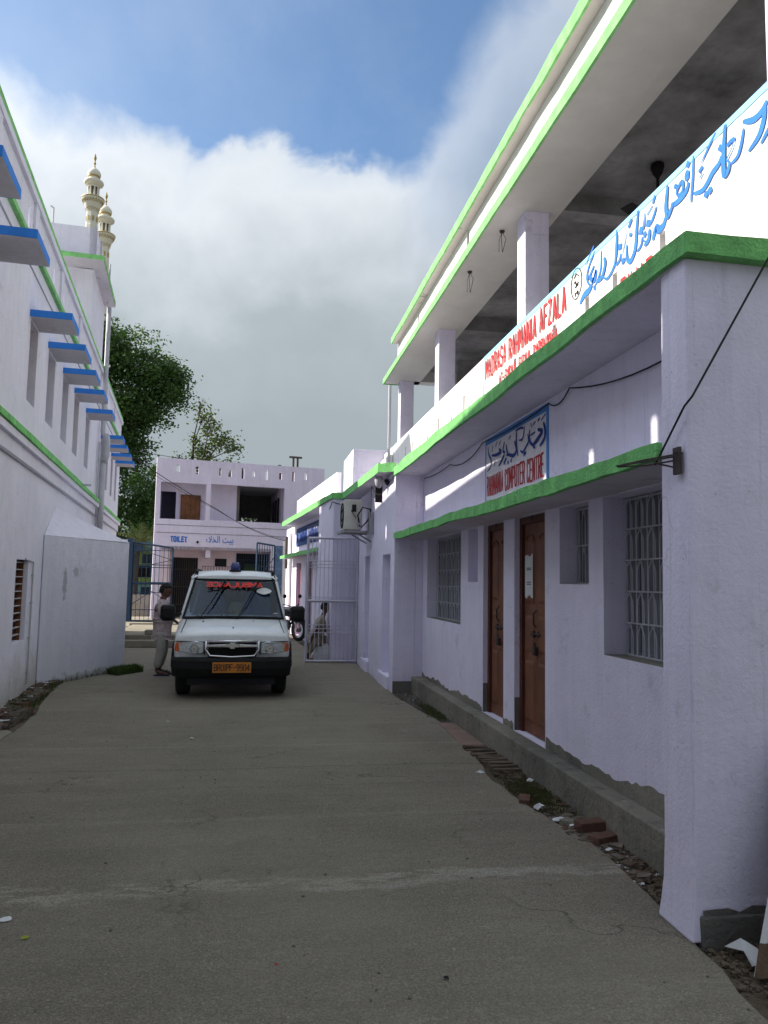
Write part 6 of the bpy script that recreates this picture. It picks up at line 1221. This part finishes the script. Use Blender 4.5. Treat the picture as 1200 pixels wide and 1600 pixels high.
def brick(x, y, z, rz_, lab, s=1.0, m=m_brick):
    b = chunk(.22*s, .11*s, .07*s, r, .1); a = rz_; b.v = [V(v.x*math.cos(a)-v.y*math.sin(a), v.x*math.sin(a)+v.y*math.cos(a), v.z)+V(x, y, z) for v in b.v]
    return tag(b.build('brick', m, org=(x, y, z), bevel=.006), lab, 'brick', 'loose bricks in the right verge')
brick(2.36, 5.02, -.03, .4, 'brick lying nearest the front pier in the rubbish by the plinth', 1.0)
brick(2.37, 5.22, .0, .1, 'brick resting just behind the nearest one against the plinth')
brick(2.15, 5.98, -.03, 1.2, 'broken brick half sunk at the edge of the lane before the mossy patch', .8)
brick(2.28, 5.36, -.02, 2.1, 'brown half brick among the paper scraps', .7, m_cement)
def scrap(name, x, y, s, lab, m=m_paper, z=.002, rz_=0, cat='paper scrap', h=.02):
    b = MB(); n = 9; P = []
    for k in range(n): a = 2*math.pi*k/n+rz_; q = s*r.uniform(.55, 1.1); P.append(V(x+q*math.cos(a), y+q*.7*math.sin(a), z+r.uniform(0, h)))
    c_ = V(x, y, z+h*1.3)
    for k in range(n): b.face([P[k], P[(k+1) % n], c_])
    return tag(b.build(name, m, org=(x, y, z)), lab, cat)
scrap('paper_scrap', 2.17, 5.72, .055, 'crumpled white cup scrap on the verge edge before the plinth', h=.04)
scrap('paper_scrap', 2.24, 5.46, .07, 'torn white paper beside the crumpled cup'); scrap('paper_scrap', 2.28, 5.30, .06, 'grey white paper shred before the two bricks')
scrap('paper_scrap', 2.05, 6.86, .045, 'small pale scrap at the corner of the brick edging'); scrap('paper_scrap', 2.40, 6.55, .04, 'small white scrap on the moss by the plinth')
scrap('paper_scrap', -.98, 9.6, .03, 'tiny white scrap on the lane left of centre', h=.01); scrap('paper_scrap', -.62, 8.55, .035, 'white bottle cap sized scrap lying on the lane in front of the van', h=.02)
scrap('paper_scrap', -1.17, 4.22, .05, 'flat pale paper at the left edge of the near lane', h=.005); scrap('paper_scrap', 2.29, 4.8, .03, 'small scrap near the front pier')
scrap('leaf', -1.02, 4.0, .028, 'single yellow green leaf on the near lane', mat('leaf_yellow', (.30, .33, .03), .6, .1, 9, 0), cat='leaf', h=.008)
scrap('petal', .145, 3.60, .012, 'tiny red scrap on the near lane', m_redtxt, cat='petal', h=.004)
scrap('pebble', .86, 3.38, .016, 'small dark pebble on the lane at lower centre right', m_dark, cat='pebble', h=.012)
scrap('pebble', .60, 3.02, .014, 'small dark pebble nearer the camera than the other one', m_dark, cat='pebble', h=.012)
scrap('leaf', 2.40, 3.4, .04, 'dull yellow dry leaf on the earth before the bare pier foot', mat('leaf_dry', (.28, .19, .06), .8, .1, 9, 0), cat='leaf', h=.01)
# litter, gravel, moss (uncountable)
def scatter(name, lab, cat, area, n, smin, smax, m, seed, flat=.6, z=-.02):
    rr = random.Random(seed); mb = MB()
    for k in range(n):
        x, y = area(rr); s = smin+(smax-smin)*rr.random()**2.2; a = rr.uniform(0, 6.3); ca, sa = math.cos(a), math.sin(a); i = len(mb.v)
        P = [V(rr.uniform(.3, .6)*q[0]*s, rr.uniform(.3, .6)*q[1]*s, (0 if q[2] < 0 else rr.uniform(.5, 1)*flat*s)) for q in ((-1, -1, -1), (1, -1, -1), (1, 1, -1), (-1, 1, -1), (-1, -1, 1), (1, -1, 1), (1, 1, 1), (-1, 1, 1))]
        mb.v += [V(p.x*ca-p.y*sa+x, p.x*sa+p.y*ca+y, p.z+z) for p in P]
        for q in ((4, 5, 6, 7), (0, 1, 5, 4), (1, 2, 6, 5), (2, 3, 7, 6), (3, 0, 4, 7)): mb.f.append([i+w_ for w_ in q]); mb.mi.append(0)
    return tag(mb.build(name, m), lab, cat, kind='stuff')
rv = lambda y0, y1: (lambda q: ((lambda y: (q.uniform(2.16+.05*math.sin(y*3), 2.45), y))(q.uniform(y0, y1))))
scatter('gravel', 'brown grit and crumbs of soil along the right verge', 'gravel', rv(3.9, 7.0), 2600, .006, .035, m_earth, 1)
scatter('gravel', 'grit in the far part of the right verge', 'gravel', rv(9.2, 11.9), 900, .01, .04, m_cement_d, 2)
scatter('litter', 'small shreds of white and grey litter in the right verge', 'litter', rv(4.3, 5.8), 190, .01, .06, m_paper, 3, .15)
scatter('brick_crumbs', 'crumbs of red brick in the right verge', 'rubble', rv(4.4, 6.2), 160, .01, .05, m_brick, 4)
scatter('gravel', 'earth crumbs on the ground before the front pier', 'gravel', lambda q: (q.uniform(2.1, 3.4), q.uniform(2.4, 3.55)), 2400, .005, .03, m_earth, 5)
lv = lambda q: ((lambda y: (q.uniform(LX(y)+.02, (-2.75 if y < 10.4 else -2.95 if y < 12 else -3.08)), y))(q.uniform(9.1, 13.6)))
scatter('rubble', 'broken bricks and stones along the foot of the left building', 'rubble', lv, 750, .03, .17, mat('rubble_dark', (.12, .10, .08), .95, .35, 6, .8, 30), 6, .7, -.03)
scatter('brick_crumbs', 'reddish brick pieces in the rubble on the left', 'rubble', lv, 240, .03, .15, mat('brick_dull', (.13, .075, .055), .95, .3, 6, .7, 40), 7, .7, -.02)
scatter('litter', 'pale shreds in the rubble on the left', 'litter', lv, 40, .02, .08, m_paper, 8, .2, .05)
scatter('grit', 'pale chips and grit scattered over the lane', 'gravel', lambda q: (q.uniform(-2.4, 2.1), 2.2+q.random()**1.3*13), 1500, .003, .014, mat('grit_pale', (.34, .33, .29), .9, .2, 9, 0), 9, .5, 0)
scatter('grit', 'dark crumbs scattered over the lane', 'gravel', lambda q: (q.uniform(-2.4, 2.1), 2.2+q.random()**1.3*13), 500, .003, .016, m_cement_d, 10, .6, 0)
scatter('rubble', 'pale broken lumps and stones heaped in the near right verge', 'rubble', lambda q: ((lambda y: (min(2.44, max(2.2, q.gauss(2.33, .05))), y))(q.gauss(5.25, .33))), 420, .012, .085, mat('rubble_pale', (.20, .165, .13), .95, .4, 7, .8, 30), 16, .45, -.025)
scatter('brick_crumbs', 'dull brick rubble mixed into the middle of the right verge', 'rubble', lambda q: (q.uniform(2.18, 2.44), q.gauss(5.9, .6)), 260, .012, .07, mat('brick_muddy', (.12, .085, .065), .95, .4, 7, .8, 30), 17, .6, -.025)
def grass(name, lab, area, n, h0, h1, seed, m=None):
    rr = random.Random(seed); mb = MB()
    for k in range(n):
        x, y = area(rr); h = rr.uniform(h0, h1); a = rr.uniform(0, 6.3); w_ = h*.07+.002; lx, ly = rr.uniform(-.5, .5)*h, rr.uniform(-.5, .5)*h
        dx, dy = math.cos(a)*w_, math.sin(a)*w_
        mb.face([(x-dx, y-dy, -.02), (x+dx, y+dy, -.02), (x+lx*.5+dx*.6, y+ly*.5+dy*.6, h*.6), (x+lx, y+ly, h)])
    return tag(mb.build(name, m or m_grass), lab, 'grass', kind='stuff')
m_moss = leafmat('moss', (.05, .06, .02), (.11, .11, .05))
grass('grass', 'tuft of green grass at the right foot of the lean-to', lambda q: ((lambda t, u: (-2.52+.36*t+u*.2, 14.35+.6*t-u*.25))(q.random(), q.random()**1.6)), 2200, .04, .15, 11)
grass('grass', 'low weeds along the foot of the lean-to wall', lambda q: ((lambda t: (-3.2+.8*t+q.uniform(0, .10), 12.95+1.95*t))(q.random())), 160, .02, .07, 12)
grass('grass', 'weeds in the rubble by the left building', lambda q: ((lambda y: (LX(y)+q.uniform(.02, .35), y))(q.uniform(10.2, 13.2))), 420, .03, .11, 13)
grass('moss', 'mossy low weeds in the right verge by the brick edging', lambda q: (q.gauss(2.3, .08), q.gauss(6.15, .28)), 3000, .008, .026, 14, m_moss)
grass('moss', 'mossy weeds at the far end of the right verge', lambda q: (q.gauss(2.36, .06), q.gauss(10.1, .35)), 1100, .012, .035, 15, m_moss)
# leaning board with torn sheet at the lower right
lbd = thing('leaning_board', 'wooden board with torn white sheet leaning on the end wall at the right edge', 'board', (2.5, 3.3, 0))
mb = MB(); mb.obox(V(2.235, 3.25, .0), V(.75, 0, 0), V(.40, .20, 1.0), V(0, -.02, .01)); mb.build('board', m_cement, lbd)
mb = MB(); mb.obox(V(2.215, 3.23, .0), V(.025, 0, 0), V(.40, .20, 1.0), V(0, -.03, .01)); mb.build('board_side', m_paper, lbd); mb = MB(); mb.obox(V(2.21, 3.22, .0), V(.8, 0, 0), V(.05, .03, .13), V(0, -.03, .01)); mb.build('board_edge', mat('old_plank', (.13, .085, .055), .9, .3, 10, .5, 40), lbd)
mb = MB(); n = 10; T0_ = V(2.275, 3.225, .12); dz_ = V(.37, .19, .93); r7 = random.Random(4)
for i in range(n):
    a0 = T0_+V(.73*i/n, 0, 0); a1 = T0_+V(.73*(i+1)/n, 0, 0); h0 = r7.uniform(-.02, .10); h1 = r7.uniform(-.02, .10)
    if i == 0: h0_ = h0
    mb.face([a0+dz_*h0_+V(0, -.005, 0), a1+dz_*h1+V(0, -.005-.01*(i % 2), 0), a1+dz_*.96+V(0, -.005, 0), a0+dz_*.96+V(0, -.005-.01*((i+1) % 2), 0)]); h0_ = h1
mb.build('torn_sheet', mat('sheet_pale', (.42, .42, .38), .8, .25, 5, .2, 20), lbd)
mb = MB(); G = [(2.29, 3.50, .01), (2.36, 3.40, .10), (2.43, 3.30, .07), (2.40, 3.20, .005), (2.36, 3.22, .0), (2.30, 3.18, .012), (2.33, 3.32, .05)]
G = [(2.285+(x-2.35)*.62, 3.39+(y-3.33)*.62, z*.7) for x, y, z in G]
mb.face([V(*G[0]), V(*G[1]), V(*G[6])]); mb.face([V(*G[1]), V(*G[2]), V(*G[6])]); mb.face([V(*G[2]), V(*G[3]), V(*G[4])]); mb.face([V(*G[2]), V(*G[4]), V(*G[6])]); mb.face([V(*G[6]), V(*G[4]), V(*G[5])]); tag(mb.build('torn_sheet', m_paper, org=G[0]), 'torn curled white sheet lying on the earth before the leaning board', 'paper scrap')
mb = MB(); mb.prism([(-2.74, 7.6), (-2.54, 7.6), (-2.56, 9.05), (-2.62, 9.12), (-3.0, 9.12), (-3.0, 7.6)], -.05, .02); tag(mb.build('stone_slab', m_conc, bevel=.01, org=(-2.7, 8.5, 0)), 'flat grey slab covering the drain at the foot of the left building', 'slab')

# ================================================================== TREES
def tree(name, lab, base, trunk_pts, r0, blobs, n, ls, m, seed, group=None, limbs=True, droop=.25):
    t_ = thing(name, lab, 'tree', base, group); rr = random.Random(seed); B_ = Vector(base)
    mb = MB(); P = [B_+Vector(p) for p in trunk_pts]; mb.tube(P, [r0*(1-.6*i/(len(P)-1)) for i in range(len(P))], 8); tk = mb.build('trunk', m_trunk, t_, smooth=True)
    mb = MB()
    for (c_, rad) in blobs:
        c_ = B_+Vector(c_); s_ = min(P, key=lambda p: (p-c_).length); mid = s_.lerp(c_, .5)+V(rr.uniform(-.3, .3), rr.uniform(-.3, .3), rr.uniform(-.5, .1))
        mb.tube([s_, mid, c_], [r0*.35, r0*.2, r0*.07], 5)
        for k in range(5): d = V(rr.gauss(0, 1), rr.gauss(0, 1), rr.gauss(0, .7)).normalized(); mb.tube([c_.lerp(mid, .3), c_+d*max(rad)*.45+V(0, 0, .1), c_+d*max(rad)*.85], [r0*.09, r0*.05, r0*.02], 4)
    mb.build('limb', m_trunk, t_, smooth=True)
    vs = []; fs = []
    tot = sum(max(r_)**2 for _, r_ in blobs)
    for (c_, rad) in blobs:
        c_ = B_+Vector(c_); cnt = int(n*max(rad)**2/tot/7); nc = max(6, int(30*max(rad))); CL = []
        for k in range(nc):
            d = V(rr.gauss(0, 1), rr.gauss(0, 1), rr.gauss(0, 1)).normalized(); q = rr.uniform(.35, 1.05); CL.append((c_+V(d.x*rad[0], d.y*rad[1], d.z*rad[2])*q, rr.uniform(.13, .30)*min(1.3, max(rad))))
        for k in range(cnt):
            o_, cs_ = rr.choice(CL); p = o_+V(rr.gauss(0, 1)*cs_, rr.gauss(0, 1)*cs_, rr.gauss(-.1, .55)*cs_)
            for j in range(7):                                # a twig's worth of leaves
                o = p+V(rr.gauss(0, 1), rr.gauss(0, 1), rr.gauss(0, .7))*ls*1.1; a = V(rr.gauss(0, 1), rr.gauss(0, 1), rr.gauss(-droop, .55)).normalized()*ls*rr.uniform(.6, 1.2); b = a.cross(V(rr.gauss(0, 1), rr.gauss(0, 1), rr.gauss(0, 1)))
                if b.length < 1e-5: continue
                b = b.normalized()*ls*rr.uniform(.22, .34); i = len(vs); vs += [tuple(o), tuple(o+a*.5+b), tuple(o+a), tuple(o+a*.5-b)]; fs.append((i, i+1, i+2, i+3))
    me = bpy.data.meshes.new('crown'); me.from_pydata([(x-B_.x, y-B_.y, z-B_.z) for x, y, z in vs], [], fs); me.materials.append(m); o = bpy.data.objects.new('crown', me); col.objects.link(o); o.parent = t_
    return t_
tree('mango_tree', 'large dense dark green tree rising behind the left building', (-8.55, 43, 0), [(0, 0, 0), (.2, 0, 3), (.4, 0, 6), (.8, 0, 9)], .45,
     [((1.6, 0, 13.4), (2.3, 2.3, 2.0)), ((3.1, 0, 12.3), (1.3, 2, 1.3)), ((0, 0, 14.0), (1.6, 2, 1.9)), ((-1.2, 0, 15.0), (1.3, 2, 1.6)), ((2.0, 0, 10.7), (1.3, 2, 1.2)), ((.6, 0, 11), (2.4, 2.4, 2.2)), ((1.0, 0, 8.6), (1.6, 2, 1.5)), ((-1.2, 0, 12), (2, 2, 2)), ((1.5, 0, 8.9), (.8, 1, .6)), ((3.5, 0, 12.9), (.7, 1, .6)), ((3.7, 0, 11.9), (.5, 1, .45)), ((.2, 0, 7.2), (1.6, 1.6, 1.4)), ((1.3, 0, 5.4), (1.6, 1.4, 1.5)), ((.6, 0, 3.8), (1.2, 1.2, 1)), ((2.6, -.5, 5.6), (.9, 1, 1.1)), ((-3, 0, 12), (2.4, 2.4, 3)), ((-3, 0, 8), (2.6, 2.4, 3))], 60000, .21, m_leaf, 31)
tree('sparse_tree', 'sparse spreading tree with bare branches behind the toilet block', (-3.9, 45, 0), [(0, 0, 0), (.1, 0, 4), (-.1, 0, 7), (.1, 0, 8.0)], .22,
     [((.6, 0, 11.2), (.5, .6, .45)), ((.9, 0, 10.4), (.6, .7, .45)), ((1.7, 0, 9.8), (.7, .8, .4)), ((.8, 0, 9.1), (.7, .8, .35)), ((-.75, 0, 8.5), (.35, .3, .22)), ((.3, 0, 9.7), (.3, .4, .3)), ((2.2, 0, 9.2), (.6, .6, .4)), ((.5, 0, 8.2), (.9, .8, .4)), ((1.7, 0, 8.2), (1.0, .8, .45)), ((.45, 0, 11.8), (.25, .2, .2))], 2700, .20, m_leaf2, 32)
tree('roadside_tree', 'smaller tree showing dark leaves between the left building and the toilet block', (-7.6, 48, 0), [(0, 0, 0), (0, 0, 3), (.3, 0, 5)], .25, [((1.2, 0, 6.2), (1.0, 1, .8)), ((.4, 0, 7.6), (.7, .8, .6)), ((1.7, 0, 7.3), (.6, .8, .6)), ((.8, 0, 5), (1.4, 1, 1.1)), ((1.4, 0, 8.2), (.5, .5, .4))], 8000, .17, m_leaf, 33)
tree('bush', 'green thicket seen through the passage of the toilet block', (1.5, 42, 0), [(0, 0, 0), (0, 0, 2), (0, 0, 3)], .15, [((0, 0, 3), (2.2, 1.4, 2.2)), ((-1.5, 0, 5), (1.6, 1.4, 1.6)), ((1, 0, 5), (1.8, 1.4, 1.6))], 7000, .2, m_leaf2, 34)
pt = thing('palm', 'young pale green palm with arching fronds behind the green house', 'palm', (-6.2, 41.5, 0))
mb = MB(); mb.tube([(-6.2, 41.5, 0), (-6.15, 41.5, 1.8), (-6.1, 41.5, 3.4)], [.16, .13, .1], 8); mb.build('trunk', m_trunk, pt)
rr = random.Random(8)
for k in range(17):
    a = rr.uniform(0, 6.28); el0 = rr.uniform(.5, 1.4); L_ = rr.uniform(1.3, 1.9); p = V(-6.1, 41.5, 3.4); d = V(math.cos(a)*math.cos(el0), math.sin(a)*math.cos(el0), math.sin(el0)); P = [p]
    for q in range(8): P.append(P[-1]+d*L_/8); d = (d+V(0, 0, -.16)).normalized()
    mb = MB(); mb.tube(P, [.02]*4+[.012]*5, 4)
    for q in range(1, 9):
        for h in (0, .5):
            c_ = P[q-1].lerp(P[q], h); dd = (P[q]-P[q-1]).normalized()
            for s in (1, -1): sd = dd.cross(V(0, 0, 1)).normalized()*s; e = c_+sd*.34*math.sin(.4+q/9*2.4)+dd*.22+V(0, 0, -.12); mb.face([c_, c_+dd*.05, e])
    mb.build('frond', m_palm, pt)
# distant tree line behind everything, reading as one mass
rr = random.Random(77); mb = MB()
for k in range(16000):
    x = rr.uniform(-60, 60); y = 85+rr.uniform(-4, 4); h = 3.0+1.2*math.sin(x*.35)+1.0*math.sin(x*.13+1); z = rr.random()*h; s = .45
    a = V(rr.gauss(0, 1), rr.gauss(0, 1), rr.gauss(0, 1)).normalized()*s; b = a.cross(V(0, 1, .3)).normalized()*s*.5; o = V(x, y, z); mb.face([o, o+a*.5+b, o+a, o+a*.5-b])
tag(mb.build('far_tree_line', m_leaf), 'low far line of trees behind the buildings', 'trees', kind='stuff')
